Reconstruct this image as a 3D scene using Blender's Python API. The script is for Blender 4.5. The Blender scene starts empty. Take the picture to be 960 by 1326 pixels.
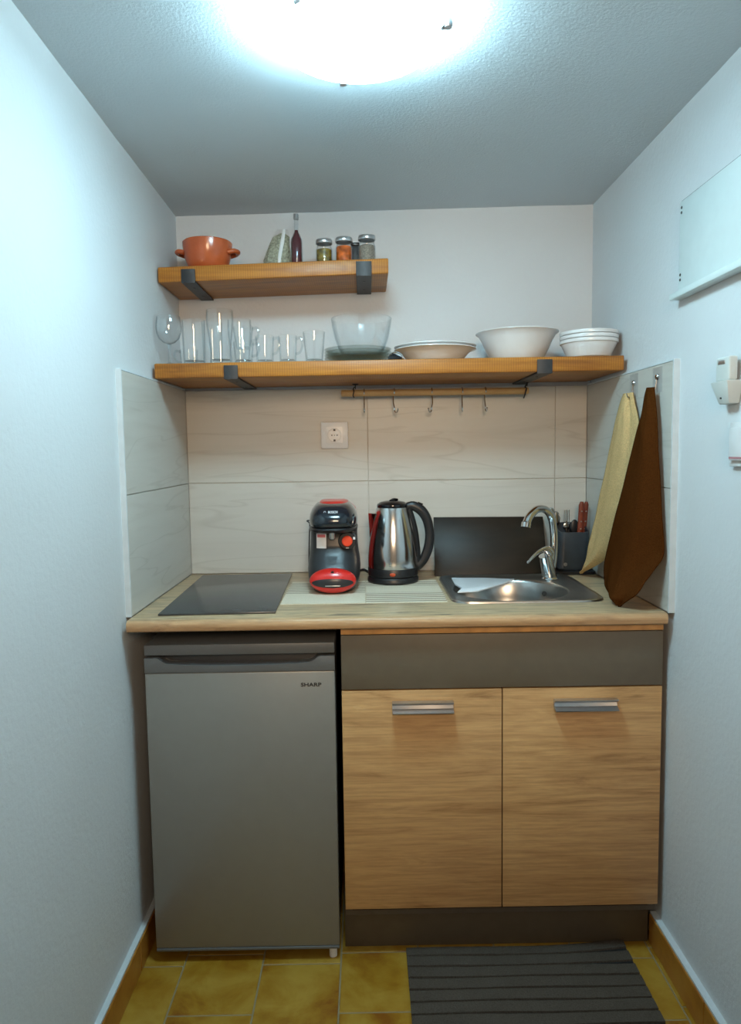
import bpy, bmesh, math, random
from math import sin, cos, pi, radians
from mathutils import Matrix, Vector, noise
random.seed(7)
C = bpy.context.collection
sc = bpy.context.scene

# ------------------------------------------------------------------ materials
def N(nt, t, **kw):
    n = nt.nodes.new(t)
    for k, v in kw.items(): setattr(n, k, v)
    return n
def newmat(name):
    m = bpy.data.materials.new(name); m.use_nodes = True
    nt = m.node_tree; b = nt.nodes['Principled BSDF']
    return m, nt, b
def coords(nt, scale=(1, 1, 1), rot=(0, 0, 0)):
    tc = N(nt, 'ShaderNodeTexCoord'); mp = N(nt, 'ShaderNodeMapping')
    mp.inputs['Scale'].default_value = scale; mp.inputs['Rotation'].default_value = rot
    nt.links.new(tc.outputs['Object'], mp.inputs['Vector']); return mp.outputs['Vector']
def noise_n(nt, vec, scale, detail=4, rough=.5, dist=0):
    n = N(nt, 'ShaderNodeTexNoise'); n.inputs['Scale'].default_value = scale
    n.inputs['Detail'].default_value = detail; n.inputs['Roughness'].default_value = rough
    n.inputs['Distortion'].default_value = dist
    nt.links.new(vec, n.inputs['Vector']); return n.outputs['Fac']
def ramp(nt, fac, stops):
    r = N(nt, 'ShaderNodeValToRGB'); e = r.color_ramp.elements
    while len(e) < len(stops): e.new(.5)
    for el, (p, c) in zip(e, stops): el.position = p; el.color = (*c, 1)
    nt.links.new(fac, r.inputs['Fac']); return r.outputs['Color']
def bump(nt, b, h, strength=.2, dist=.002):
    bp = N(nt, 'ShaderNodeBump'); bp.inputs['Strength'].default_value = strength
    bp.inputs['Distance'].default_value = dist
    nt.links.new(h, bp.inputs['Height']); nt.links.new(bp.outputs['Normal'], b.inputs['Normal'])
def mixc(nt, fac, a, b2, mode='MIX'):
    m = N(nt, 'ShaderNodeMix', data_type='RGBA', blend_type=mode)
    for sock, v in ((m.inputs[0], fac), (m.inputs[6], a), (m.inputs[7], b2)):
        if hasattr(v, 'links'): nt.links.new(v, sock)
        elif isinstance(v, tuple): sock.default_value = (*v, 1)
        else: sock.default_value = v
    return m.outputs[2]
def plain(name, col, rough=.5, metal=0, var=.06, coat=0, scale=30, spec=None, bmp=0):
    m, nt, b = newmat(name)
    f = noise_n(nt, coords(nt), scale, 3)
    c = ramp(nt, f, [(.3, tuple(max(0, x*(1-var)) for x in col)), (.7, tuple(min(1, x*(1+var)) for x in col))])
    nt.links.new(c, b.inputs['Base Color'])
    b.inputs['Roughness'].default_value = rough; b.inputs['Metallic'].default_value = metal
    b.inputs['Coat Weight'].default_value = coat
    if spec is not None: b.inputs['Specular IOR Level'].default_value = spec
    if bmp: bump(nt, b, noise_n(nt, coords(nt), bmp, 3), .3, .001)
    return m
def plaster(name, col, scale=90, strength=.35):
    m, nt, b = newmat(name); v = coords(nt)
    f = noise_n(nt, v, 3, 3)
    nt.links.new(ramp(nt, f, [(.3, tuple(x*.96 for x in col)), (.7, col)]), b.inputs['Base Color'])
    h = noise_n(nt, v, scale, 5, .6)
    bump(nt, b, h, strength, .004); b.inputs['Roughness'].default_value = .75
    b.inputs['Specular IOR Level'].default_value = .3
    return m
def wood(name, stops, stretch=(1.2, 14, 14), scale=3.0, dist=1.2, fine=(4, 160, 160), rough=.45, bstr=.15, knots=None, finemix=.35, coat=0, saw=False):
    m, nt, b = newmat(name)
    v = coords(nt, stretch)
    f = noise_n(nt, v, scale, 6, .6, dist)
    c = ramp(nt, f, stops)
    f2 = noise_n(nt, coords(nt, fine), 1.0, 4, .7)
    dark = ramp(nt, f2, [(.35, (.55, .5, .45)), (.6, (1, 1, 1))])
    c = mixc(nt, finemix, c, dark, 'MULTIPLY')
    if saw:
        w = N(nt, 'ShaderNodeTexWave', wave_type='BANDS', bands_direction='X'); w.inputs['Scale'].default_value = 48
        w.inputs['Distortion'].default_value = 1.5; w.inputs['Detail'].default_value = 2
        nt.links.new(coords(nt), w.inputs['Vector'])
        c = mixc(nt, .34, c, ramp(nt, w.outputs['Fac'], [(.2, (.45, .4, .35)), (.6, (1, 1, 1))]), 'MULTIPLY')
    if knots:
        for (kx, ky, kz, r) in knots:
            tc = N(nt, 'ShaderNodeTexCoord'); vm = N(nt, 'ShaderNodeVectorMath', operation='DISTANCE')
            nt.links.new(tc.outputs['Object'], vm.inputs[0]); vm.inputs[1].default_value = (kx, ky, kz)
            k = ramp(nt, vm.outputs['Value'], [(0, (1, 1, 1)), (r, (0, 0, 0))])
            c = mixc(nt, k, c, (stops[0][1][0]*.35, stops[0][1][1]*.3, stops[0][1][2]*.3))
    nt.links.new(c, b.inputs['Base Color'])
    b.inputs['Roughness'].default_value = rough; b.inputs['Coat Weight'].default_value = coat
    bump(nt, b, f2, bstr, .001)
    return m
def thin_glass(name, tint=(.985, .992, .994), edge=(.60, .67, .70), gloss=1.0, rough=.02):
    m = bpy.data.materials.new(name); m.use_nodes = True; nt = m.node_tree; nt.nodes.clear()
    out = N(nt, 'ShaderNodeOutputMaterial'); mix = N(nt, 'ShaderNodeMixShader')
    tr = N(nt, 'ShaderNodeBsdfTransparent'); gl = N(nt, 'ShaderNodeBsdfGlossy'); gl.inputs['Roughness'].default_value = rough
    lw = N(nt, 'ShaderNodeLayerWeight'); lw.inputs['Blend'].default_value = .35
    nt.links.new(ramp(nt, lw.outputs['Facing'], [(.35, tint), (1.0, edge)]), tr.inputs['Color'])
    l2 = N(nt, 'ShaderNodeLayerWeight'); l2.inputs['Blend'].default_value = .5
    pw = N(nt, 'ShaderNodeMath', operation='POWER'); pw.inputs[1].default_value = 4; nt.links.new(l2.outputs['Facing'], pw.inputs[0])
    fr = N(nt, 'ShaderNodeMath', operation='MULTIPLY_ADD'); fr.inputs[1].default_value = .5; fr.inputs[2].default_value = .04
    nt.links.new(pw.outputs[0], fr.inputs[0])
    mm = N(nt, 'ShaderNodeMath', operation='MULTIPLY'); mm.inputs[1].default_value = gloss
    nz = noise_n(nt, coords(nt), 8, 2)
    gl.inputs['Color'].default_value = (1, 1, 1, 1)
    nt.links.new(fr.outputs[0], mm.inputs[0]); nt.links.new(mm.outputs[0], mix.inputs['Fac'])
    nt.links.new(tr.outputs[0], mix.inputs[1]); nt.links.new(gl.outputs[0], mix.inputs[2])
    nt.links.new(mix.outputs[0], out.inputs['Surface']); return m

M = {}
M['wall'] = plaster('wall_plaster', (.68, .69, .70), 70, .30)
M['ceil'] = plaster('ceiling_plaster', (.60, .655, .69), 170, .35)
M['skirt_caulk'] = plain('white_caulk', (.82, .84, .85), .6)
# beige stone-look wall tile with faint horizontal veins
def tile_mat():
    m, nt, b = newmat('wall_tile_stone')
    f = noise_n(nt, coords(nt, (.7, .7, 8), (0, radians(4), 0)), 2.6, 4, .5, 1.2)
    c = ramp(nt, f, [(.28, (.53, .50, .45)), (.45, (.565, .54, .49)), (.6, (.58, .555, .505)), (.8, (.55, .525, .475))])
    w = noise_n(nt, coords(nt, (.5, .5, 5), (0, radians(5), 0)), 1.8, 2, .5, 1.0)
    vein = ramp(nt, w, [(.485, (0, 0, 0)), (.5, (.45, .45, .45)), (.515, (0, 0, 0))])
    c = mixc(nt, vein, c, (.43, .40, .35))
    nt.links.new(c, b.inputs['Base Color']); b.inputs['Roughness'].default_value = .42
    return m
M['tile'] = tile_mat()
M['grout'] = plain('tile_grout', (.60, .56, .50), .9)
M['groutwhite'] = plain('white_filler', (.60, .64, .66), .7)
def floor_mat():
    m, nt, b = newmat('floor_tile_ochre')
    oi = N(nt, 'ShaderNodeNewGeometry')
    v = coords(nt)
    add = N(nt, 'ShaderNodeVectorMath', operation='ADD'); sc_ = N(nt, 'ShaderNodeVectorMath', operation='SCALE')
    cmb = N(nt, 'ShaderNodeCombineXYZ')
    for i in range(3): nt.links.new(oi.outputs['Random Per Island'], cmb.inputs[i])
    sc_.inputs['Scale'].default_value = 13; nt.links.new(cmb.outputs[0], sc_.inputs[0])
    nt.links.new(v, add.inputs[0]); nt.links.new(sc_.outputs[0], add.inputs[1])
    f = noise_n(nt, add.outputs[0], 9, 5, .6, .4)
    c = ramp(nt, f, [(.32, (.24, .08, .006)), (.45, (.34, .165, .013)), (.62, (.42, .245, .036)), (.75, (.40, .22, .028)), (.85, (.30, .12, .01))])
    nt.links.new(c, b.inputs['Base Color']); b.inputs['Roughness'].default_value = .32
    bump(nt, b, f, .06, .002)
    return m
M['floor'] = floor_mat()
M['floorgrout'] = plain('floor_grout', (.27, .22, .13), .9)
M['skirt'] = wood('skirting_tile_ochre', [(.3, (.30, .095, .012)), (.5, (.42, .165, .022)), (.75, (.48, .22, .04))], (3, 3, 3), 4, .5, (20, 20, 20), .3, .05, finemix=.1)
M['shelf'] = wood('stained_pine', [(.25, (.19, .060, .006)), (.42, (.38, .135, .014)), (.6, (.50, .195, .022)), (.8, (.34, .115, .012))], (.9, 11, 11), 2.6, 1.6, (5, 140, 140), .42, .2, knots=[(.06, .11, -.02, .03), (-.1, .02, -.02, .022), (.2, -.1, -.02, .02), (-.2, .12, -.02, .018)], finemix=.4, saw=True)
M['oak'] = wood('sonoma_oak', [(.25, (.34, .17, .062)), (.40, (.56, .315, .13)), (.6, (.66, .39, .17)), (.78, (.48, .26, .10))], (1.0, 9, 9), 2.4, 1.8, (7, 170, 170), .48, .12, finemix=.5)
M['oakedge'] = plain('oak_edge_strip', (.60, .30, .10), .5, var=.2)
def counter_mat():
    m = wood('driftwood_laminate', [(.30, (.13, .105, .075)), (.41, (.40, .295, .185)), (.56, (.60, .43, .25)), (.72, (.46, .315, .18))], (1.1, 8, 8), 4.2, 2.2, (7, 120, 120), .42, .08, finemix=.6)
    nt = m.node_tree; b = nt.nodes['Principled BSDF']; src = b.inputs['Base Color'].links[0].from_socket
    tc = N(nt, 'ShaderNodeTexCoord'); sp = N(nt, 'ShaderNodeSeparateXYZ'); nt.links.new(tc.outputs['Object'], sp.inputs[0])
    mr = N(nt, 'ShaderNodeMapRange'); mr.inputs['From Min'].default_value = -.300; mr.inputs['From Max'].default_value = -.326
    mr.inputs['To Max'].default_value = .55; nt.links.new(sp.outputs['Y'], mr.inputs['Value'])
    nt.links.new(mixc(nt, mr.outputs[0], src, (.50, .25, .10)), b.inputs['Base Color'])  # warm room light on the front edge, painted into the laminate colour
    return m
def counter_mat_old():
    m = wood('driftwood_laminate', [(.26, (.20, .17, .125)), (.40, (.42, .325, .205)), (.56, (.54, .40, .24)), (.75, (.47, .335, .19))], (1.0, 10, 10), 2.6, 1.6, (5, 130, 130), .42, .08, finemix=.35)
    return m
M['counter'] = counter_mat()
M['taupe'] = plain('taupe_laminate', (.145, .120, .085), .45, var=.04)
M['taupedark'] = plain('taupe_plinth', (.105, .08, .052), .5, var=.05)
M['dark'] = plain('dark_gap', (.012, .011, .010), .8)
M['carcass'] = plain('cabinet_carcass', (.10, .08, .06), .6)
M['alu'] = plain('brushed_aluminium', (.55, .56, .58), .35, 1)
M['steel'] = plain('stainless_steel', (.62, .62, .62), .16, 1, var=.03)
M['steelsink'] = plain('brushed_sink_steel', (.46, .46, .45), .28, 1, var=.05)
M['chrome'] = plain('chrome', (.72, .73, .74), .07, 1, var=.02)
M['fridge'] = plain('grey_metallic_paint', (.27, .265, .245), .38, .3, var=.02)
M['fridgetrim'] = plain('dark_grey_plastic', (.145, .15, .152), .42, .1, var=.03)
M['fridgedark'] = plain('handle_recess_grey', (.05, .05, .052), .45)
M['print'] = plain('dark_grey_print', (.03, .03, .03), .4)
M['blackiron'] = plain('black_painted_iron', (.028, .030, .034), .5, .2, var=.15, bmp=120)
M['blackplastic'] = plain('black_plastic', (.014, .014, .016), .35, var=.1)
M['blackgloss'] = plain('black_gloss', (.008, .008, .010), .12, var=.1)
M['navygloss'] = plain('dark_navy_gloss', (.012, .018, .026), .16, var=.1, coat=.5)
M['graphite'] = plain('graphite_plastic', (.020, .022, .026), .38, var=.05)
M['red'] = plain('red_plastic', (.62, .018, .012), .3, var=.04, coat=.3)
M['redknob'] = plain('orange_red_dial', (.80, .06, .02), .35, var=.03)
M['whiteprint'] = plain('white_print', (.75, .76, .78), .5)
M['grille'] = plain('drip_grille', (.025, .026, .03), .3)
M['whitecer'] = plain('white_ceramic', (.74, .75, .76), .22, var=.02, coat=.2)
M['terra'] = plain('terracotta_glaze', (.50, .105, .03), .22, var=.08, coat=.3)
M['glass'] = thin_glass('clear_glass')
M['glassthick'] = thin_glass('thick_glass_base', (.90, .93, .94), (.60, .66, .68))
M['glassgreen'] = thin_glass('greenish_glass', (.84, .87, .86), (.66, .71, .69))
M['bagplastic'] = thin_glass('clear_bag', (.97, .97, .97), (.85, .86, .86), 1.0, .12)
M['herb'] = plain('dried_herbs', (.36, .37, .28), .9, var=.45, scale=160, bmp=200)
M['bagseal'] = plain('white_bag_seal', (.70, .72, .72), .4)
M['wine'] = plain('crimson_liquid', (.085, .006, .014), .1, coat=.6)
M['lidsteel'] = plain('silver_lid', (.55, .56, .57), .3, .9)
M['olive'] = plain('olive_pickles', (.20, .15, .02), .25, var=.7, scale=60)
M['orangejam'] = plain('orange_preserve', (.52, .11, .012), .25, var=.6, scale=55)
M['greyspice'] = plain('grey_spice', (.26, .23, .19), .8, var=.4, scale=220)
M['dowel'] = plain('pale_wood_dowel', (.50, .31, .13), .5, var=.12, scale=12)
M['socket'] = plain('white_socket_plastic', (.76, .75, .75), .3, var=.02)
M['cream'] = plain('cream_plastic', (.60, .61, .58), .4, var=.02)
M['panelwhite'] = plain('white_panel_plastic', (.68, .75, .74), .35, var=.02)
M['clearhook'] = thin_glass('clear_hook_plastic', (.97, .97, .98), (.90, .91, .92), .5, .1)
def terry(name, col):
    m, nt, b = newmat(name)
    v = coords(nt)
    f = noise_n(nt, v, 260, 3, .7); f2 = noise_n(nt, v, 14, 3)
    c = ramp(nt, f, [(.25, tuple(x*.62 for x in col)), (.7, col)])
    c = mixc(nt, .3, c, ramp(nt, f2, [(.3, (.72, .72, .72)), (.7, (1, 1, 1))]), 'MULTIPLY')
    nt.links.new(c, b.inputs['Base Color']); b.inputs['Roughness'].default_value = .95
    b.inputs['Specular IOR Level'].default_value = .0
    bump(nt, b, f, .6, .004); return m
M['beige'] = terry('cream_terry', (.80, .55, .26))
M['brown'] = terry('brown_terry', (.085, .026, .006))
M['rug'] = terry('charcoal_ribbed_pile', (.110, .088, .070))
M['ruggroove'] = plain('black_rug_groove', (.008, .007, .007), .95)
def cooktop_mat():
    m = plain('cooktop_glass', (.055, .055, .055), .2, var=.1, coat=0); return m
M['cooktop'] = cooktop_mat()
def panel_mat():
    m, nt, b = newmat('black_brown_board')
    f = noise_n(nt, coords(nt, (2, 2, 6)), 4, 4)
    nt.links.new(ramp(nt, f, [(.3, (.018, .012, .008)), (.7, (.032, .021, .013))]), b.inputs['Base Color'])
    b.inputs['Roughness'].default_value = .42; b.inputs['Specular IOR Level'].default_value = .25; return m
M['panel'] = panel_mat()
M['cutlery'] = plain('slate_plastic', (.030, .040, .052), .42, var=.05)
M['knifewood'] = plain('red_brown_handle', (.20, .035, .014), .4, var=.25, scale=40)
M['whiteboard'] = plain('white_board', (.78, .80, .83), .35, var=.02)
def mat_stripes(name, groups):
    m, nt, b = newmat(name)
    tc = N(nt, 'ShaderNodeTexCoord'); sp = N(nt, 'ShaderNodeSeparateXYZ'); nt.links.new(tc.outputs['Object'], sp.inputs[0])
    w = N(nt, 'ShaderNodeMath', operation='SINE'); mu = N(nt, 'ShaderNodeMath', operation='MULTIPLY'); mu.inputs[1].default_value = 2*pi/.024
    nt.links.new(sp.outputs['Y'], mu.inputs[0]); nt.links.new(mu.outputs[0], w.inputs[0])
    st = ramp(nt, w.outputs[0], [(.35, (0, 0, 0)), (.6, (1, 1, 1))])
    mr = N(nt, 'ShaderNodeMapRange'); mr.inputs['From Min'].default_value = -.17; mr.inputs['From Max'].default_value = .17
    nt.links.new(sp.outputs['Y'], mr.inputs['Value'])
    r = N(nt, 'ShaderNodeValToRGB'); r.color_ramp.interpolation = 'CONSTANT'; e = r.color_ramp.elements
    while len(e) < len(groups): e.new(.5)
    for el, (p, v) in zip(e, groups): el.position = p; el.color = (v, v, v, 1)
    nt.links.new(mr.outputs[0], r.inputs['Fac'])
    k = mixc(nt, 1.0, st, r.outputs['Color'], 'MULTIPLY')
    f = noise_n(nt, coords(nt, (300, 300, 1)), 1, 2)
    base = ramp(nt, f, [(.3, (.60, .51, .39)), (.7, (.72, .62, .48))])
    c = mixc(nt, k, base, (.22, .15, .10))
    nt.links.new(c, b.inputs['Base Color']); b.inputs['Roughness'].default_value = .9
    bump(nt, b, f, .3, .001); return m
M['matA'] = mat_stripes('striped_placemat_cloth', [(0, 0), (.44, 1), (.88, 0)])
M['matB'] = mat_stripes('striped_placemat_cloth_b', [(0, 1), (.44, 0), (.72, 1), (.9, 0)])
def emis(name, col, s):
    m, nt, b = newmat(name)
    f = noise_n(nt, coords(nt), 5, 2)
    b.inputs['Base Color'].default_value = (.9, .92, .93, 1)
    nt.links.new(ramp(nt, f, [(0, col), (1, col)]), b.inputs['Emission Color'])
    b.inputs['Emission Strength'].default_value = s; b.inputs['Roughness'].default_value = .2
    return m
M['shade'] = emis('lit_opal_glass', (.53, .87, 1.0), 52)

# ------------------------------------------------------------------ mesh helpers
def off(o):
    v = Vector((0, 0, 0))
    while o: v += o.location; o = o.parent
    return v
def link_mesh(name, me, mats, parent):
    o = bpy.data.objects.new(name, me); C.objects.link(o)
    if parent is not None: o.parent = parent
    for m in (mats if isinstance(mats, (list, tuple)) else [mats]): me.materials.append(m)
    return o
def obj(name, bm, mats, parent=None, loc=None, smooth=35, recalc=True):
    """bm is in world coordinates; it is shifted into the parent's (or its own) frame."""
    o_ = off(parent) if parent else Vector(loc if loc else (0, 0, 0))
    bmesh.ops.translate(bm, verts=bm.verts, vec=-o_)
    if recalc: bmesh.ops.recalc_face_normals(bm, faces=bm.faces)
    me = bpy.data.meshes.new(name); bm.to_mesh(me); bm.free()
    for p in me.polygons: p.use_smooth = smooth is not None
    if smooth is not None: me.set_sharp_from_angle(angle=radians(smooth))
    o = link_mesh(name, me, mats, parent)
    if parent is None: o.location = o_
    return o
def thing(name, label, cat, loc=(0, 0, 0), group=None):
    o = bpy.data.objects.new(name, None); C.objects.link(o); o.location = loc
    o.empty_display_size = .05
    o['label'] = label; o['category'] = cat
    if group: o['group'] = group
    return o
def tag(o, label, cat, group=None):
    o['label'] = label; o['category'] = cat
    if group: o['group'] = group
    return o
def struct(name, bm, mats, loc=None, smooth=None, parent=None):
    o = obj(name, bm, mats, parent, loc, smooth)
    if parent is None: o['kind'] = 'structure'
    return o
def B(): return bmesh.new()
def box(bm, x0, x1, y0, y1, z0, z1, bev=0, seg=2, mi=0):
    vs = [bm.verts.new(p) for p in ((x0,y0,z0),(x1,y0,z0),(x1,y1,z0),(x0,y1,z0),(x0,y0,z1),(x1,y0,z1),(x1,y1,z1),(x0,y1,z1))]
    fs = [bm.faces.new([vs[i] for i in f]) for f in ((0,3,2,1),(4,5,6,7),(0,1,5,4),(1,2,6,5),(2,3,7,6),(3,0,4,7))]
    for f in fs: f.material_index = mi
    if bev:
        es = list({e for f in fs for e in f.edges})
        r = bmesh.ops.bevel(bm, geom=es, offset=bev, segments=seg, profile=.5, affect='EDGES')
        for f in r['faces']: f.material_index = mi
    return vs
def hexa(bm, pts, bev=0):
    vs = [bm.verts.new(p) for p in pts]
    fs = [bm.faces.new([vs[i] for i in f]) for f in ((0,3,2,1),(4,5,6,7),(0,1,5,4),(1,2,6,5),(2,3,7,6),(3,0,4,7))]
    if bev: bmesh.ops.bevel(bm, geom=list({e for f in fs for e in f.edges}), offset=bev, segments=2, profile=.5, affect='EDGES')
def loft(bm, rings, cap=True, closed=True):
    R = [[bm.verts.new(p) for p in r] for r in rings]
    n = len(R[0])
    for a, b in zip(R, R[1:]):
        for i in range(n if closed else n-1):
            j = (i+1) % n
            try: bm.faces.new((a[i], a[j], b[j], b[i]))
            except ValueError: pass
    if cap:
        for r in (R[0], R[-1]):
            try: bm.faces.new(r)
            except ValueError: pass
    return R
def lathe(bm, prof, c, seg=32, axis='Z'):
    """prof: list of (r, h). r==0 makes a pole."""
    rings = []
    for r, h in prof:
        def P(a):
            u, v = r*cos(a), r*sin(a)
            return {'Z': (c[0]+u, c[1]+v, c[2]+h), 'Y': (c[0]+u, c[1]+h, c[2]+v), 'X': (c[0]+h, c[1]+u, c[2]+v)}[axis]
        rings.append([bm.verts.new(P(0))] if r < 1e-6 else [bm.verts.new(P(2*pi*i/seg)) for i in range(seg)])
    for a, b in zip(rings, rings[1:]):
        for i in range(seg):
            j = (i+1) % seg
            if len(a) == 1 and len(b) == 1: continue
            if len(a) == 1: bm.faces.new((a[0], b[j], b[i]))
            elif len(b) == 1: bm.faces.new((a[i], a[j], b[0]))
            else: bm.faces.new((a[i], a[j], b[j], b[i]))
def catmull(pts, n=8):
    P = [Vector(p) for p in pts]; P = [2*P[0]-P[1]] + P + [2*P[-1]-P[-2]]; out = []
    for i in range(1, len(P)-2):
        for k in range(n):
            t = k/n; a, b, c, d = P[i-1:i+3]
            out.append(.5*((2*b) + (c-a)*t + (2*a-5*b+4*c-d)*t*t + (3*b-a-3*c+d)*t**3))
    out.append(P[-2]); return out
def tube(bm, pts, r, seg=12, smooth=8, flat=1.0):
    """round tube along a smoothed path; r is a number or one radius per control point"""
    pts = [Vector(p) for p in pts]
    path = catmull(pts, smooth) if smooth else pts
    rs = r if isinstance(r, (list, tuple)) else [r]*len(pts)
    rings = []; up = None
    for i, p in enumerate(path):
        d = (path[min(i+1, len(path)-1)] - path[max(i-1, 0)]).normalized()
        if up is None:
            up = Vector((0, 0, 1)) if abs(d.z) < .9 else Vector((0, 1, 0))
        up = (up - d*up.dot(d)).normalized(); s = d.cross(up)
        t = i/(len(path)-1)*(len(rs)-1); k = min(int(t), len(rs)-2) if len(rs) > 1 else 0
        rr = rs[k] + (rs[min(k+1, len(rs)-1)]-rs[k])*(t-k)
        rings.append([p + s*(rr*cos(2*pi*j/seg)) + up*(rr*flat*sin(2*pi*j/seg)) for j in range(seg)])
    loft(bm, rings)
def prism(bm, poly, axis, a, b, bev=0):
    """poly: 2D points in the two other axes"""
    def P(u, v, w): return {'X': (w, u, v), 'Y': (u, w, v), 'Z': (u, v, w)}[axis]
    r0 = [bm.verts.new(P(u, v, a)) for u, v in poly]; r1 = [bm.verts.new(P(u, v, b)) for u, v in poly]
    fs = [bm.faces.new(r0), bm.faces.new(r1)]
    n = len(poly)
    for i in range(n): fs.append(bm.faces.new((r0[i], r0[(i+1) % n], r1[(i+1) % n], r1[i])))
    if bev: bmesh.ops.bevel(bm, geom=list(set(fs[0].edges) | set(fs[1].edges)), offset=bev, segments=2, profile=.5, affect='EDGES')
def text_obj(name, s, size, loc, mat, parent, depth=.0006, align='CENTER', bold=0, xs=1.0, conform=None, rotz=0):
    cu = bpy.data.curves.new(name, 'FONT'); cu.body = s; cu.size = size; cu.extrude = depth
    cu.align_x = align; cu.align_y = 'CENTER'; cu.offset = bold; cu.resolution_u = 3
    t = bpy.data.objects.new('tmp_text', cu); C.objects.link(t)
    dg = bpy.context.evaluated_depsgraph_get()
    me = bpy.data.meshes.new_from_object(t.evaluated_get(dg)); bpy.data.objects.remove(t); bpy.data.curves.remove(cu)
    rot = Matrix.Rotation(rotz, 3, 'Z')
    for v in me.vertices:
        x, y, z = v.co; p = rot @ Vector((x*xs, -z, y)); p = p + Vector(loc)
        if conform: p.y = conform(p.x, p.z) - .0005 - z
        v.co = p - off(parent)
    me.name = name; me.materials.clear()
    return link_mesh(name, me, mat, parent)
def dup(root, loc, label=None, group=None):
    r = root.copy(); C.objects.link(r); r.location = loc
    if label: r['label'] = label
    if group: r['group'] = group
    for ch in list(root.children):
        c = ch.copy(); C.objects.link(c); c.parent = r
        for g in ch.children:
            d = g.copy(); C.objects.link(d); d.parent = c
    return r

# ------------------------------------------------------------------ room shell
XL, XR, YF, TH = -.585, .727, -3.2, .1
def zc(x, y):                       # the ceiling of the old house is a little out of level
    u = (x-XL)/(XR-XL); v = -y/3.2
    return (2.008*(1-u)+2.029*u)*(1-v) + (2.082*(1-u)+2.020*u)*v
bm = B(); box(bm, XL-TH, XR+TH, .012, .012+TH, -.1, 2.2); struct('wall_back', bm, M['wall'])
bm = B(); box(bm, XL-TH, XL, YF, .012, -.1, 2.2); struct('wall_left', bm, M['wall'])
bm = B(); box(bm, XR, XR+TH, YF, .012, -.1, 2.2); struct('wall_right', bm, M['wall'])
bm = B(); nx, ny = 14, 30; g = []
for j in range(ny+1):
    y = .02 + (YF-TH-.02)*j/ny
    g.append([bm.verts.new((XL-.05+(XR-XL+.1)*i/nx, y, zc(XL-.05+(XR-XL+.1)*i/nx, y) + .0025*noise.noise((i*.9, j*.7, 3)))) for i in range(nx+1)])
for j in range(ny):
    for i in range(nx): bm.faces.new((g[j][i], g[j][i+1], g[j+1][i+1], g[j+1][i]))
top = bmesh.ops.extrude_face_region(bm, geom=bm.faces[:])
bmesh.ops.translate(bm, verts=[v for v in top['geom'] if isinstance(v, bmesh.types.BMVert)], vec=(0, 0, .12))
struct('ceiling', bm, M['ceil'], smooth=30)
# floor: individual square tiles in half-offset columns over a grout bed
bm = B(); box(bm, XL-.02, XR+.02, YF-TH, .012, -.05, -.0015, mi=1)
S = .195; cols = [-.665+S*k for k in range(8)]
for k, x0 in enumerate(cols):
    ysh = -.632 if k % 2 == 0 else -.595
    j = -14
    y = ysh - S*13
    while y < .01:
        a, b = max(x0+.0018, XL-.015), min(x0+S-.0018, XR+.015); c, d = max(y+.0018, YF-.08), min(y+S-.0018, .012)
        if b-a > .005 and d-c > .005: box(bm, a, b, c, d, -.006, 0, .0012, 1)
        y += S
struct('floor', bm, [M['floor'], M['floorgrout']])
# skirting of floor-coloured tiles with a white filler line on top
def skirting(name, x0, x1, ya, yb, side):
    bm = B(); y = ya
    while y > yb:
        e = max(y-.30, yb); box(bm, x0, x1, e+.001, y-.001, 0, .078, .002, 1); y = e
    if side < 0: box(bm, XL-.002, x1-.003, yb, ya, .0775, .083, mi=1)
    else: box(bm, x0+.003, XR+.002, yb, ya, .0775, .083, mi=1)
    struct(name, bm, [M['skirt'], M['groutwhite']])
skirting('baseboard_left', XL, -.569, -.05, YF, -1)
skirting('baseboard_right', .709, XR, -.574, YF, 1)

# tiled splashback panels: tiles with open joints over a grout bed
ZT, ZB, ZJ = 1.466, .8755, 1.1705
bm = B(); box(bm, -.572, .712, .004, .012, ZB, ZT-.001, mi=1)
xs = [-.572, .0075, .6095, .712]
for a, b in zip(xs, xs[1:]):
    for c, d in ((ZB, ZJ), (ZJ, ZT)): box(bm, a+.001, b-.001, 0, .006, c+.001, d-.001, .0006, 1)
struct('trim_1', bm, [M['tile'], M['grout']])
def side_tiles(name, xa, xb, xw, yf):
    bm = B(); lo, hi = min(xb, xw), max(xb, xw)
    box(bm, lo, hi, yf, .012, ZB, ZT-.001, mi=1)
    ta, tb = min(xa, xb), max(xa, xb)
    for c, d in ((ZB, ZJ), (ZJ, ZT)): box(bm, ta, tb, yf+.001, -.0005, c+.001, d-.001, .0006, 1)
    # white filler along the open edges
    box(bm, min(xa, xw), max(xa, xw), yf-.005, yf-.0005, ZB, ZT+.003, mi=2)
    box(bm, min(xa, xw), max(xa, xw), yf, -.0, ZT, ZT+.004, mi=2)
    struct(name, bm, [M['tile'], M['grout'], M['groutwhite']])
side_tiles('trim_2', -.5717, -.577, XL, -.599)
side_tiles('trim_3', .7119, .717, XR, -.640)

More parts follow.
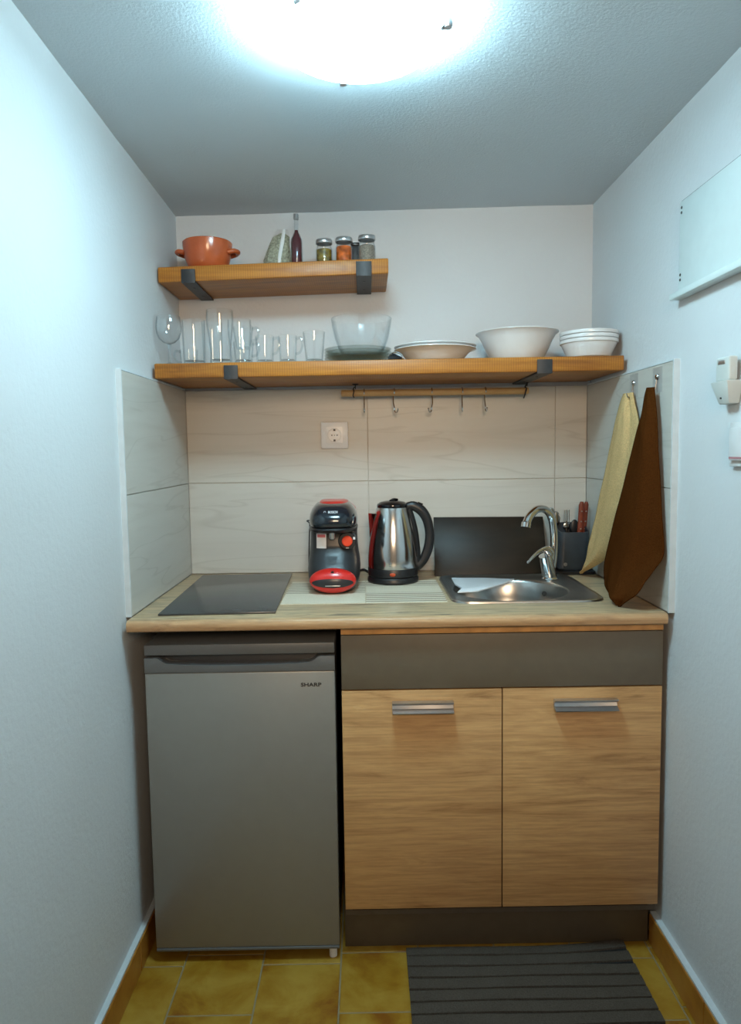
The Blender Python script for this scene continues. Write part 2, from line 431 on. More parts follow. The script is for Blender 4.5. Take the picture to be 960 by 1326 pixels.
# ------------------------------------------------------------------ ceiling lamp
LX, LY, LZ, LR = -.002, -1.004, 1.987, .148
lamp = thing('ceiling_lamp', 'round opal glass ceiling lamp switched on, held by three metal clips', 'lamp', (LX, LY, LZ))
bm = B(); lathe(bm, [(0, .068), (.115, .068), (.115, .044), (.10, .036), (0, .036)], (LX, LY, zc(LX, LY)-.0685), 40); obj('mounting_plate', bm, M['panelwhite'], lamp)
bm = B()
prof = [(LR*sin(a), -.040*cos(a)) for a in [pi/2*k/14 for k in range(15)]]
prof = prof + [(LR-.004, .001)] + [((LR-.006)*sin(a), -.035*cos(a)) for a in [pi/2*k/14 for k in range(14, -1, -1)]]
lathe(bm, prof, (LX, LY, LZ), 56); obj('glass_shade', bm, M['shade'], lamp)
for a in (radians(-13), radians(101.5), radians(229)):
    d = Vector((cos(a), sin(a), 0)); s = Vector((-sin(a), cos(a), 0)); c = Vector((LX, LY, 0))
    bm = B()
    # flat strap from the mounting plate out over the rim, hooked underneath
    path = [(.10, LZ+.028), (.135, LZ+.022), (LR+.004, LZ+.010), (LR+.006, LZ-.004), (LR-.004, LZ-.012)]
    rings = []
    for r, z in path:
        for_w = .007
        p = c + d*r; rings.append([(p-s*for_w)+Vector((0, 0, z)), (p+s*for_w)+Vector((0, 0, z)), (p+s*for_w+d*.002)+Vector((0, 0, z+.002)), (p-s*for_w+d*.002)+Vector((0, 0, z+.002))])
    loft(bm, rings)
    p = c + d*(LR+.007); lathe(bm, [(0, -.006), (.007, -.006), (.009, .0), (.007, .007), (0, .009)], (p.x, p.y, LZ-.004), 14)
    obj('clip', bm, M['alu'], lamp)

# ------------------------------------------------------------------ shelves
def slope_shelf(label, xl, xr, yf, ztl, ztr, th, brackets, group):
    root = thing('wall_shelf', label, 'shelf', ((xl+xr)/2, yf/2, (ztl+ztr)/2), group)
    bm = B()
    hexa(bm, [(xl, yf, ztl-th), (xr, yf, ztr-th), (xr, .011, ztr-th), (xl, .011, ztl-th), (xl, yf, ztl), (xr, yf, ztr), (xr, .011, ztr), (xl, .011, ztl)], .003)
    obj('board', bm, M['shelf'], root, smooth=50)
    k = (ztr-ztl)/(xr-xl)
    for xc, w, lip in brackets:
        zb = ztl + k*(xc-xl) - th
        bm = B(); t = .005
        poly = [(.011, zb-.0005), (yf-.0005, zb-.0005), (yf-.0005, zb+lip), (yf-t, zb+lip), (yf-t, zb-t), (.011, zb-t)]
        prism(bm, poly, 'X', xc-w/2, xc+w/2, .0008)
        br = obj('bracket', bm, M['blackiron'], root)
        for yy in (yf*.72, yf*.22):
            bm = B(); lathe(bm, [(0, -.0015), (.0035, -.0012), (.0045, 0)], (xc, yy, zb-t), 10); obj('screw', bm, M['blackplastic'], br)
    return root
slope_shelf('short rustic pine shelf near the ceiling with two black iron brackets', -.580, .072, -.23, 1.793, 1.8102, .0425, [(-.494, .0395, .033), (.0025, .0445, .035)], 'rustic wall shelves')
slope_shelf('long rustic pine shelf above the tiles carrying glasses and bowls', -.575, .714, -.32, 1.5135, 1.5190, .0405, [(-.3655, .0385, .032), (.4945, .042, .033)], 'rustic wall shelves')
def zs(x): return 1.5135 + (x+.575)/(1.289)*.0055 + .0002
def zu(x): return 1.793 + (x+.58)/.652*.0172 + .0002

# ---- glassware
def shell(bm, outer, t, base, c, seg=36):
    """outer: (r,h) from bottom to rim; makes a closed glass wall of thickness t with a base of the given thickness"""
    inner = [(r-t, h) for r, h in outer if h > base*1.15]
    for (ra, ha), (rb_, hb) in zip(outer, outer[1:]):
        if ha <= base <= hb and hb > ha: inner = [(ra+(rb_-ra)*(base-ha)/(hb-ha)-t-.001, base+.0003)] + inner; break
    prof = [(0, 0)] + outer + [(outer[-1][0]-t*.5, outer[-1][1]+t*.4)] + inner[::-1] + [(0, base)]
    lathe(bm, prof, c, seg)
def vessel(name, label, cat, c, outer, t=.0016, base=.004, mat='glass', group=None, basemat=None):
    root = thing(name, label, cat, c, group)
    bm = B(); shell(bm, outer, t, base, c); obj('body', bm, M[mat], root)
    if basemat:
        r = outer[0][0]; bm = B(); lathe(bm, [(0, .0008), (r-.0012, .0008), (r-.0002, .003), (outer[1][0]-t-.0004, base-.0005), (0, base-.0005)], c, 32); obj('base', bm, M[basemat], root)
    return root
def at(x, y): return (x, y, zs(x))
G = 'drinking glasses on the long shelf'
# stemmed wine glass
c = at(-.5445, -.272); root = thing('wine_glass', 'stemmed wine glass at the left end of the long shelf', 'glass', c, G)
bm = B()
bowl = [(.004, .058), (.016, .062), (.028, .073), (.0345, .089), (.0360, .103), (.0345, .120), (.0325, .133)]
lathe(bm, [(0, .058)] + bowl + [(.0320, .1336)] + [(r-.0014, h+.0006) for r, h in bowl[::-1]] + [(0, .0605)], c, 36); obj('bowl', bm, M['glass'], root)
bm = B(); lathe(bm, [(0, .006), (.0045, .0075), (.0036, .016), (.0036, .047), (.006, .0575), (0, .0578)], c, 16); obj('stem', bm, M['glassthick'], root)
bm = B(); lathe(bm, [(0, 0), (.031, 0), (.031, .0015), (.012, .004), (.0045, .0072), (0, .0058)], c, 32); obj('foot', bm, M['glass'], root)
vessel('tumbler', 'tall straight tumbler between the wine glass and the tall beer glass', 'glass', at(-.4775, -.262), [(.0290, .0), (.0300, .006), (.0315, .06), (.0322, .124)], .0016, .012, group=G, basemat='glassthick')
vessel('tumbler', 'straight tumbler at the back, half hidden behind the front tall tumbler', 'glass', at(-.448, -.155), [(.0270, .0), (.0280, .006), (.0290, .06), (.0300, .136)], .0016, .010, group=G, basemat='glassthick')
vessel('beer_glass', 'tallest glass of the row, a tapered beer glass', 'glass', at(-.4035, -.262), [(.0290, .0), (.0300, .008), (.0285, .03), (.0320, .07), (.0372, .112), (.0380, .130), (.0368, .150)], .0018, .014, group=G, basemat='glassthick')
vessel('beer_glass', 'second beer glass standing at the back behind the tallest glass', 'glass', at(-.368, -.15), [(.0280, .0), (.0290, .008), (.0280, .03), (.0310, .07), (.0345, .105), (.0350, .125), (.0340, .143)], .0018, .014, group=G, basemat='glassthick')
def mug(label, c, rt, rb, h, group='glass mugs on the long shelf', ang=0.15, basemat='glassthick'):
    root = thing('glass_mug', label, 'mug', c, group)
    bm = B(); shell(bm, [(rb, 0), (rb+.001, .004), (rb+(rt-rb)*.55, h*.5), (rt, h)], .002, .011 if basemat else .004, c); obj('body', bm, M['glass'], root)
    if basemat:
        bm = B(); lathe(bm, [(0, .0008), (rb-.001, .0008), (rb, .004), (rb-.0015, .0095), (0, .0100)], c, 28); obj('base', bm, M[basemat], root)
    bm = B(); d = Vector((cos(ang), -sin(ang), 0)); c_ = Vector(c)
    rr = lambda z: rb+(rt-rb)*(z/h)
    pts = [c_+d*(rr(h*.88)-.001)+Vector((0, 0, h*.88)), c_+d*(rt+.011)+Vector((0, 0, h*.93)), c_+d*(rt+.0165)+Vector((0, 0, h*.70)), c_+d*(rt+.010)+Vector((0, 0, h*.42)), c_+d*(rr(h*.36)-.001)+Vector((0, 0, h*.34))]
    tube(bm, pts, .0035, 8, 6); obj('handle', bm, M['glassthick'], root)
    return root
x = -.3375
mug('lower mug of the stacked pair of glass mugs', at(x, -.27), .0285, .0235, .060)
cz = at(x, -.27)
mug('upper mug of the stacked pair of glass mugs', (x, -.27, cz[2]+.0425), .0285, .0205, .060, basemat=None)
mug('single glass mug just right of the stacked pair of mugs', at(-.279, -.262), .0265, .0225, .076, ang=.25)
mug('single glass mug just left of the handleless small tumbler', at(-.2145, -.262), .0265, .0225, .076, ang=.2)
mug('small glass mug hidden behind the stemmed wine glass', at(-.520, -.15), .027, .0225, .058, ang=2.6)
vessel('tumbler', 'small flared tumbler without handle beside the glass plates', 'glass', at(-.1405, -.262), [(.0235, .0), (.0245, .006), (.0275, .04), (.0315, .0855)], .0018, .010, group=G, basemat='glassthick')
# stack of glass plates, glass bowl on top
px_, py_ = -.0185, -.170
zp = zs(px_)
plate_words = ['lowest glass plate of the stack on the long shelf', 'second glass plate from the bottom of the stack', 'third glass plate from the bottom of the stack', 'topmost glass plate, directly under the clear glass bowl']
for k in range(4):
    bm = B(); c = (px_, py_, zp+.0085*k)
    lathe(bm, [(0, 0), (.060, 0), (.068, .002), (.085, .012), (.098, .0205), (.0988, .0225), (.0965, .0232), (.084, .0155), (.066, .0055), (.058, .0034), (0, .0034)], c, 56)
    tag(obj('glass_plate', bm, M['glassgreen'], None, c), plate_words[k], 'plate', 'stacked glass plates')
c = (px_+.0115, py_, zp+.0085*3+.0037)
bm = B()
ob = [(.045, 0), (.058, .004), (.069, .022), (.079, .052), (.0860, .084), (.0890, .107)]
lathe(bm, [(0, 0)] + ob + [(.0880, .1085)] + [(r-.0024, h+.001) for r, h in ob[::-1]] + [(0, .003)], c, 56)
tag(obj('glass_bowl', bm, M['glass'], None, c), 'clear glass bowl standing on the stack of glass plates', 'bowl')
# small black clip
c = (.0885, -.293, zs(.0885)); root = thing('clip', 'small black and silver clip lying between glass plates and white plates', 'clip', c)
bm = B(); rot = Matrix.Rotation(radians(-14), 4, 'Z')
prism(bm, [(-.022, .002), (-.022, .010), (-.008, .019), (.004, .017), (.016, .010), (.021, .004), (.016, .0)], 'Y', -.007, .007, .001)
bmesh.ops.transform(bm, matrix=Matrix.Translation(c) @ rot, verts=bm.verts); obj('jaw', bm, M['blackgloss'], root)
bm = B(); tube(bm, [(c[0]-.021, c[1]-.004, c[2]+.014), (c[0]-.008, c[1]-.006, c[2]+.021), (c[0]+.008, c[1]-.0075, c[2]+.0195), (c[0]+.018, c[1]-.009, c[2]+.011)], .002, 8, 5); obj('spring_lever', bm, M['steel'], root)

# white crockery
def dish(name, label, c, prof, t, group):
    bm = B(); lathe(bm, [(0, .001)] + prof + [(prof[-1][0]-.0004, prof[-1][1]+t*.5)] + [(r-t*.75, h+t*.55) for r, h in prof[::-1][:-1]] + [(0, prof[0][1]+t+.001)], c, 64)
    return tag(obj(name, bm, M['whitecer'], None, c), label, 'plate' if 'plate' in name else 'bowl', group)
px_, py_ = .2085, -.172; z0 = zs(px_)
P_ = [(.052, 0), (.064, .0005), (.082, .013), (.096, .029), (.106, .037), (.1205, .042)]
dish('soup_plate', 'lower of two stacked wide-rimmed white soup plates', (px_, py_, z0), P_, .004, 'stacked white soup plates')
dish('soup_plate', 'upper of two stacked wide-rimmed white soup plates', (px_, py_, z0+.0085), P_, .004, 'stacked white soup plates')
px_, py_ = .4535, -.152
dish('serving_bowl', 'large white flared serving bowl right of the soup plates', (px_, py_, zs(px_)), [(.058, 0), (.066, .001), (.070, .004), (.083, .024), (.094, .045), (.105, .070), (.113, .083), (.1215, .089)], .004, None)
px_, py_ = .641, -.238; z0 = zs(px_)
P_ = [(.045, 0), (.053, .001), (.060, .005), (.069, .025), (.0755, .0385), (.0765, .0415), (.0805, .0430), (.0815, .050)]
for k, w in enumerate(['lowest of three nested white cereal bowls at the right shelf end', 'middle of three nested white cereal bowls at the right shelf end', 'topmost of three nested white cereal bowls at the right shelf end']):
    dish('cereal_bowl', w, (px_, py_, z0+.0115*k), P_, .0035, 'nested white cereal bowls')

# ---- things on the short top shelf
c = (-.4585, -.13, zu(-.4585)); root = thing('casserole', 'terracotta glazed casserole bowl with two ear handles on the top shelf', 'bowl', c)
op = [(.040, 0), (.047, .0015), (.051, .006), (.060, .023), (.0668, .043), (.0708, .062), (.0720, .078), (.0725, .087)]
bm = B(); lathe(bm, [(0, .002)] + op + [(.0705, .0895)] + [(r-.005, h+.002) for r, h in op[::-1]] + [(0, .008)], c, 56); obj('bowl', bm, M['terra'], root)
for s in (-1, 1):
    bm = B(); tube(bm, [(c[0]+s*.063, c[1]-.024, c[2]+.056), (c[0]+s*.080, c[1]-.020, c[2]+.060), (c[0]+s*.0885, c[1], c[2]+.061), (c[0]+s*.080, c[1]+.020, c[2]+.060), (c[0]+s*.063, c[1]+.024, c[2]+.056)], .0085, 12, 6, .85)
    obj('handle', bm, M['terra'], root)
# bag of herbs
c = (-.255, -.115, zu(-.255)); root = thing('herb_bag', 'crumpled clear plastic bag of dried grey-green herbs', 'bag', c)
def bag_ring(z, w, d, xo, yo, seed, n=36, amp=.12):
    return [(c[0]+xo+w*cos(a)*(1+amp*noise.noise((2.2*cos(a), 2.2*sin(a), z*30+seed))), c[1]+yo+d*sin(a)*(1+amp*noise.noise((2.2*cos(a)+9, 2.2*sin(a), z*30+seed))), c[2]+z) for a in [2*pi*i/n for i in range(n)]]
bm = B(); H = [(0, .036, .022, -.002), (.012, .041, .026, -.001), (.035, .040, .025, .000), (.060, .037, .021, .003), (.085, .031, .016, .007), (.105, .026, .011, .011), (.122, .020, .006, .014), (.130, .015, .002, .015)]
loft(bm, [bag_ring(z, w, d, xo, .02*z/.13, 1) for z, w, d, xo in H]); obj('plastic_film', bm, M['bagplastic'], root)
bm = B(); loft(bm, [bag_ring(z+.002, w*.90, d*.88, xo, .02*z/.13, 5, 36, .35) for z, w, d, xo in [(0, .030, .02, -.004)]+H[1:6]+[(.116, .008, .004, .015)]]); obj('herbs', bm, M['herb'], root)
bm = B(); tube(bm, [(c[0]+.006, c[1]-.026, c[2]+.002), (c[0]+.010, c[1]-.024, c[2]+.04), (c[0]+.017, c[1]-.010, c[2]+.085), (c[0]+.022, c[1]+.004, c[2]+.125)], [.0035, .005, .006, .004], 6, 5, .3); obj('seal_strip', bm, M['bagseal'], root)
# bottle of red liquid
c = (-.196, -.12, zu(-.196)); root = thing('bottle', 'slim clear bottle of dark crimson liquid with silver cap', 'bottle', c)
bo = [(.0165, 0), (.0178, .003), (.0178, .082), (.0165, .092), (.0105, .106), (.0068, .114), (.0062, .120), (.0062, .150)]
bm = B(); lathe(bm, [(0, 0)] + bo + [(.005, .150)] + [(r-.0012, h) for r, h in bo[::-1][:-2]] + [(.0160, .004), (0, .004)], c, 32); obj('glass', bm, M['glass'], root)
bm = B(); lathe(bm, [(0, .0042), (.0162, .0042), (.0164, .082), (.0150, .0915), (.0090, .1055), (.0056, .1125), (.0052, .118), (0, .118)], c, 28); obj('liquid', bm, M['wine'], root)
bm = B(); lathe(bm, [(0, .1503), (.0062, .1503), (.0078, .150), (.0078, .163), (.0070, .1645), (0, .1645)], c, 24); obj('cap', bm, M['lidsteel'], root)
# jars
def jar(label, x, y, r, h, fill, fillh):
    c = (x, y, zu(x)); root = thing('jar', label, 'jar', c, 'small lidded jars on the top shelf')
    o_ = [(r*.90, 0), (r*.985, .003), (r*.985, h*.66), (r*.90, h*.73), (r*.86, h*.76), (r*.86, h*.97)]
    bm = B(); lathe(bm, [(0, 0)] + o_ + [(r*.80, h*.96)] + [(a-.0016, b) for a, b in o_[::-1][:-2]] + [(r*.9, .0035), (0, .0035)], c, 32); obj('glass', bm, M['glass'], root)
    bm = B(); lathe(bm, [(0, .004), (r*.90, .004), (r*.905, min(fillh, h*.65)), (r*.80, fillh), (0, fillh+.001)], c, 28); obj('contents', bm, M[fill], root)
    bm = B(); lathe(bm, [(r*.87, h*.86), (r*.97, h*.86), (r*1.0, h*.875), (r*1.0, h*.955), (r*.95, h), (0, h), (0, h*.97), (r*.87, h*.965)], c, 36); obj('lid', bm, M['lidsteel'], root)
jar('small jar of olive-green pickles with silver lid on the top shelf', -.114, -.13, .0248, .084, 'olive', .056)
jar('small jar of orange preserve with silver lid on the top shelf', -.0552, -.13, .0258, .087, 'orangejam', .062)
jar('small jar of grey ground spice, rightmost on the top shelf', .0125, -.14, .0258, .0875, 'greyspice', .060)
c = (-.0225, -.088, zu(-.02)); root = thing('spice_tin', 'narrow dark box tucked behind the rightmost spice jar', 'box', c)
bm = B(); box(bm, c[0]-.013, c[0]+.013, c[1]-.012, c[1]+.012, c[2], c[2]+.074, .0025); obj('body', bm, M['blackiron'], root)
bm = B(); box(bm, c[0]-.0135, c[0]+.0135, c[1]-.0125, c[1]+.0125, c[2]+.0742, c[2]+.083, .002); obj('lid', bm, M['blackplastic'], root)

# ------------------------------------------------------------------ hook rail
ry, rz = -.058, 1.4465
root = thing('hook_rail', 'pale wooden dowel rail tied under the long shelf', 'rail', (.218, ry, rz))
bm = B(); lathe(bm, [(0, -.2915), (.0088, -.2915), (.0105, -.289), (.0105, .289), (.0088, .2915), (0, .2915)], (.2185, ry, rz), 24, 'X'); obj('dowel', bm, M['dowel'], root)
for xt in (-.035, .500):
    zb = zs(xt) - .0409
    bm = B(); lathe(bm, [(.010, 0), (.010, -.002), (.004, -.004), (0, -.004)], (xt+.006, ry+.004, zb), 16)
    n = 14; tube(bm, [(xt+.006, ry+.004+.006*sin(2*pi*i/n), zb-.009+.006*cos(2*pi*i/n)) for i in range(n+1)], .0016, 6, 0); eye = obj('screw_eye', bm, M['blackiron'], root)
    bm = B(); pts = [(xt+.0015*sin(i), ry+.0125*cos(a), rz+.0125*sin(a)) for i, a in enumerate([2*pi*i/18 for i in range(19)])]
    tube(bm, pts, .0018, 6, 0); tube(bm, [(xt, ry, rz+.0125), (xt+.002, ry+.002, rz+.018), (xt+.006, ry+.004, zb-.010)], .0016, 6, 3)
    if xt > .3: tube(bm, [(xt, ry-.0125, rz+.004), (xt-.004, ry-.014, rz-.012), (xt-.008, ry-.015, rz-.024)], .002, 6, 4)
    obj('cord_tie', bm, M['blackplastic'], root)
hooks = [(-.0022, .0, 'first metal S-hook from the left on the dowel rail'), (.0915, .55, 'second metal S-hook from the left on the dowel rail'), (.2085, -.65, 'middle metal S-hook of the five on the dowel rail'), (.3035, -.12, 'fourth metal S-hook from the left on the dowel rail'), (.3755, .1, 'last metal S-hook, at the right end of the dowel rail')]
for xh, tw, lab in hooks:
    bm = B(); c = Vector((xh, ry, rz)); pts = []
    for k in range(11):
        a = radians(200 - 200*k/10); pts.append(Vector((0, .0128*cos(a), .0128*sin(a))))
    pts += [Vector((0, .0115, -.016)), Vector((0, .004, -.034)), Vector((0, -.001, -.046))]
    for k in range(9):
        a = radians(10 - 195*k/8); pts.append(Vector((0, -.0105+.0095*cos(a), -.0525+.0095*sin(a))))
    rot = Matrix.Rotation(tw, 3, 'Z')
    # the part below the rail is twisted about the vertical
    P2 = []
    for p in pts:
        f = min(1, max(0, (-.004-p.z)/.03)); q = Matrix.Rotation(tw*f, 3, 'Z') @ p; P2.append(c+q)
    tube(bm, P2, .0019, 8, 3)
    e = P2[-1]; bmesh.ops.create_uvsphere(bm, u_segments=8, v_segments=6, radius=.0026, matrix=Matrix.Translation(e))
    tag(obj('s_hook', bm, M['steel'], None, c), lab, 'hook', 'metal hooks on the dowel rail')

# ------------------------------------------------------------------ wall socket
c = (-.0985, 0, 1.3185); root = thing('power_socket', 'white square power socket on the back wall tiles', 'socket', c)
bm = B(); box(bm, c[0]-.0432, c[0]+.0432, -.010, -.0003, c[2]-.0425, c[2]+.0425, .003); obj('frame', bm, M['socket'], root)
bm = B(); lathe(bm, [(.0205, -.0146), (.0215, -.0150), (.0225, -.0146), (.0225, -.0115), (0.001, -.0115), (0, -.0115)], c, 36, 'Y')
# square insert with a round well
s = .0262; ring = [(c[0]+.0222*cos(2*pi*i/48), -.0148, c[2]+.0222*sin(2*pi*i/48)) for i in range(48)]
def sq(i):
    a = 2*pi*i/48; m = max(abs(cos(a)), abs(sin(a))); return cos(a)/m*s, sin(a)/m*s
out1 = [(c[0]+sq(i)[0], -.0144, c[2]+sq(i)[1]) for i in range(48)]; out2 = [(p[0], -.0102, p[2]) for p in out1]
loft(bm, [ring, out1, out2], cap=False)
obj('insert', bm, M['socket'], root)
bm = B()
for dx in (-.0085, 0, .0085): lathe(bm, [(0, -.0122), (.0022 if dx else .0016, -.0122), (.0022 if dx else .0016, -.0112)], (c[0]+dx, 0, c[2]), 12, 'Y')
for dz in (-.0165, .0165): box(bm, c[0]-.0032, c[0]+.0032, -.0152, -.0118, c[2]+dz-.003, c[2]+dz+.003)
obj('contacts', bm, M['print'], root)

# ------------------------------------------------------------------ right wall fittings
root = thing('fuse_box', 'white flat fuse box cover high on the right wall', 'fuse box', (XR, -.83, 1.60))
Y0, Y1, Z0, Z1 = -1.02, -.648, 1.612, 1.818
bm = B()
box(bm, XR-.006, XR-.0003, Y0, Y1, Z0, Z1, .001); box(bm, XR-.028, XR-.0003, Y0-.008, Y1+.008, Z0-.012, Z0+.002, .002)
obj('frame', bm, M['panelwhite'], root)
bm = B(); box(bm, XR-.012, XR-.0062, Y0+.004, Y1-.005, Z0+.006, Z1-.004, .001); door = obj('cover', bm, M['panelwhite'], root)
for zz in (Z1-.018, Z1-.029, Z0+.030, Z0+.041):
    bm = B(); lathe(bm, [(0, -.0132), (.0028, -.0132), (.0034, -.0120)], (XR, Y1-.013, zz), 10, 'X'); obj('screw', bm, M['print'], door)
bm = B(); box(bm, XR-.0066, XR-.0060, Y0, Y1+.001, Z1-.003, Z1+.0006); obj('seam', bm, M['fridgetrim'], root)
root = thing('remote_holder', 'cream wall holder for the remote control on right wall', 'holder', (XR, -.888, 1.35))
bm = B()
pts = lambda x0, x1, ya, yb, yc, yd, za, zb: [(x0, ya, za), (x1, yb, za), (x1, yb, za), (x0, ya, za)]
hexa(bm, [(XR-.022, -.915, 1.350), (XR-.0003, -.915, 1.350), (XR-.0003, -.874, 1.350), (XR-.022, -.874, 1.350), (XR-.032, -.925, 1.395), (XR-.0003, -.925, 1.395), (XR-.0003, -.856, 1.395), (XR-.032, -.856, 1.395)], .003)
obj('cradle', bm, M['cream'], root)
bm = B(); lathe(bm, [(0, -.0335), (.0018, -.033), (.002, -.028)], (XR+.006, -.890, 1.362), 8, 'X'); obj('screw', bm, M['print'], root)
root = thing('remote_control', 'cream remote control standing in the wall holder', 'remote control', (XR-.014, -.888, 1.3955))
bm = B(); box(bm, XR-.024, XR-.006, -.916, -.862, 1.3955, 1.442, .004, 3); obj('body', bm, M['cream'], root)
bm = B(); box(bm, XR-.0252, XR-.0243, -.900, -.874, 1.428, 1.436, .0004); obj('window', bm, M['alu'], root)
root = thing('light_switch', 'white wall switch plate with red indicator below the remote control', 'switch', (XR, -.940, 1.27))
bm = B(); box(bm, XR-.010, XR-.0003, -.985, -.898, 1.228, 1.314, .002); obj('plate', bm, M['socket'], root)
bm = B(); box(bm, XR-.017, XR-.0102, -.975, -.908, 1.240, 1.303, .002); rk = obj('rocker', bm, M['socket'], root)
bm = B(); box(bm, XR-.0178, XR-.0171, -.968, -.912, 1.243, 1.247); obj('indicator', bm, plain('dull_red_print', (.45, .20, .22), .4), rk)
def adhesive_hook(lab, yc, zt):
    x0 = .7117
    root = thing('adhesive_hook', lab, 'hook', (x0, yc, zt-.06), 'clear adhesive wall hooks')
    bm = B(); box(bm, x0-.0015, x0-.0002, yc-.028, yc+.028, zt-.062, zt, .0004, 1); obj('pad', bm, M['clearhook'], root)
    bm = B(); tube(bm, [(x0-.003, yc, zt-.024), (x0-.004, yc, zt-.040), (x0-.008, yc, zt-.058), (x0-.016, yc, zt-.060), (x0-.020, yc, zt-.050)], .0016, 8, 5)
    lathe(bm, [(0, -.006), (.006, -.005), (.008, -.0016), (0, -.0016)], (x0, yc, zt-.024), 12, 'X'); obj('wire_hook', bm, M['steel'], root)
adhesive_hook('clear adhesive hook holding the cream towel', -.402, 1.4595)
adhesive_hook('clear adhesive hook holding the brown towel', -.556, 1.4605)

# ------------------------------------------------------------------ towels
def interp(curve, t):
    n = len(curve)-1; s = t*n; k = min(int(s), n-1); f = s-k
    P = [Vector(p) for p in curve]
    a = P[max(k-1, 0)]; b = P[k]; c_ = P[k+1]; d = P[min(k+2, n)]
    return .5*((2*b)+(c_-a)*f+(2*a-5*b+4*c_-d)*f*f+(3*b-a-3*c_+d)*f**3)
def towel(name, label, L, Rr, mat, bulge, fold, hookpt, seed):
    nv, nu = 64, 26; bm = B(); F = []
    for j in range(nv+1):
        v = j/nv; a, b = interp(L, v), interp(Rr, v); row = []
        for i in range(nu+1):
            u = i/nu; p = a.lerp(b, u)
            w = (b-a).length
            dx = -bulge*sin(pi*u)*min(1, w/.12) + fold(u, v) + .0025*noise.noise((u*5, v*9, seed))
            p = Vector((min(p.x+dx, .7085), p.y, p.z)); row.append(bm.verts.new(p))
        F.append(row)
    for j in range(nv):
        for i in range(nu):
            try: bm.faces.new((F[j][i], F[j][i+1], F[j+1][i+1], F[j+1][i]))
            except ValueError: pass
    bmesh.ops.remove_doubles(bm, verts=bm.verts, dist=.0003)
    bmesh.ops.recalc_face_normals(bm, faces=bm.faces)
    if sum(f.normal.x for f in bm.faces) > 0: bmesh.ops.reverse_faces(bm, faces=bm.faces[:])
    o = obj(name, bm, M[mat], None, hookpt, 60, recalc=False)
    m = o.modifiers.new('thick', 'SOLIDIFY'); m.thickness = .0035; m.offset = -1
    return tag(o, label, 'towel')
L1 = [(.690, -.541, 1.412), (.686, -.525, 1.361), (.679, -.505, 1.30), (.664, -.472, 1.187), (.648, -.436, 1.066), (.636, -.405, .962), (.632, -.412, .912), (.627, -.452, .890), (.622, -.562, .8775)]
R1 = [(.694, -.576, 1.411), (.6955, -.598, 1.300), (.6985, -.617, 1.156), (.700, -.633, 1.047), (.699, -.636, 1.010), (.680, -.631, .975), (.662, -.630, .950), (.640, -.627, .915), (.6225, -.568, .8775)]
tw = towel('hand_towel', 'dark brown towel hanging from the front adhesive hook', L1, R1, 'brown', .016, lambda u, v: .006*sin(u*9+1.2*v)*v - .008*math.exp(-((u-.62)/.12)**2)*(v > .05)*min(1, v*2), (.692, -.558, 1.411), 2)
L2 = [(.700, -.352, 1.411), (.694, -.325, 1.361), (.686, -.292, 1.266), (.676, -.248, 1.134), (.667, -.199, 1.016), (.660, -.167, .930), (.657, -.132, .884)]
R2 = [(.701, -.415, 1.411), (.7015, -.452, 1.345), (.702, -.468, 1.275), (.701, -.463, 1.166), (.700, -.405, 1.060), (.690, -.285, .958), (.658, -.133, .884)]
towel('hand_towel', 'cream towel hanging from the rear adhesive hook behind the brown towel', L2, R2, 'beige', .012, lambda u, v: .016*math.exp(-((u-.70-.1*v)/.07)**2)*max(0, 1-v*1.9) + .005*sin(u*8)*v, (.700, -.385, 1.411), 5)

# ------------------------------------------------------------------ worktop with sink cut-out
ZW = .8748; ZU = .8470
SX0, SX1, SY0, SY1 = .232, .600, -.495, -.135       # cut-out
bm = B()
fr = [(-.55, ZU), (-.640, ZU), (-.6445, ZU+.003), (-.6465, ZU+.010), (-.6465, ZW-.012), (-.6445, ZW-.005), (-.640, ZW-.0012), (-.634, ZW), (-.55, ZW)]
prism(bm, fr, 'X', -.5714, .7115)
box(bm, -.5714, .7115, -.55, SY0, ZU, ZW); box(bm, -.5714, .7115, SY1, -.0006, ZU, ZW)
box(bm, -.5714, SX0, SY0, SY1, ZU, ZW); box(bm, SX1, .7115, SY0, SY1, ZU, ZW)
bmesh.ops.remove_doubles(bm, verts=bm.verts, dist=.00001)
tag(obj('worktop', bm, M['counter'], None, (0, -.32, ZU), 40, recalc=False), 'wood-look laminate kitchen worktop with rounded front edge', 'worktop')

# cooktop
ang = radians(1.5); c = (-.376, -.315, ZW); root = thing('cooktop', 'flat dark glass cooktop at the left of the worktop', 'cooktop', c)
bm = B(); box(bm, -.1425, .1425, -.275, .275, .0002, .0052, .0015)
bmesh.ops.transform(bm, matrix=Matrix.Translation(c) @ Matrix.Rotation(ang, 4, 'Z'), verts=bm.verts); obj('glass_plate', bm, M['cooktop'], root)

# placemats
def placemat(lab, x0, x1, y0, y1, mat):
    bm = B(); nx, ny = 30, 30; g = []; c = ((x0+x1)/2, (y0+y1)/2, ZW)
    for j in range(ny+1):
        g.append([bm.verts.new((x0+(x1-x0)*i/nx, y0+(y1-y0)*j/ny, ZW+.0016)) for i in range(nx+1)])
    for j in range(ny):
        for i in range(nx): bm.faces.new((g[j][i], g[j][i+1], g[j+1][i+1], g[j+1][i]))
    e = bmesh.ops.extrude_face_region(bm, geom=bm.faces[:])
    bmesh.ops.translate(bm, verts=[v for v in e['geom'] if isinstance(v, bmesh.types.BMVert)], vec=(0, 0, -.0014))
    tag(obj('placemat', bm, M[mat], None, c, None), lab, 'placemat', 'striped cloth placemats')
placemat('striped cream cloth placemat under the coffee machine', -.2265, -.0065, -.487, -.172, 'matA')
placemat('striped cream cloth placemat under the kettle', -.0045, .2065, -.487, -.172, 'matB')
ZM = ZW + .0018

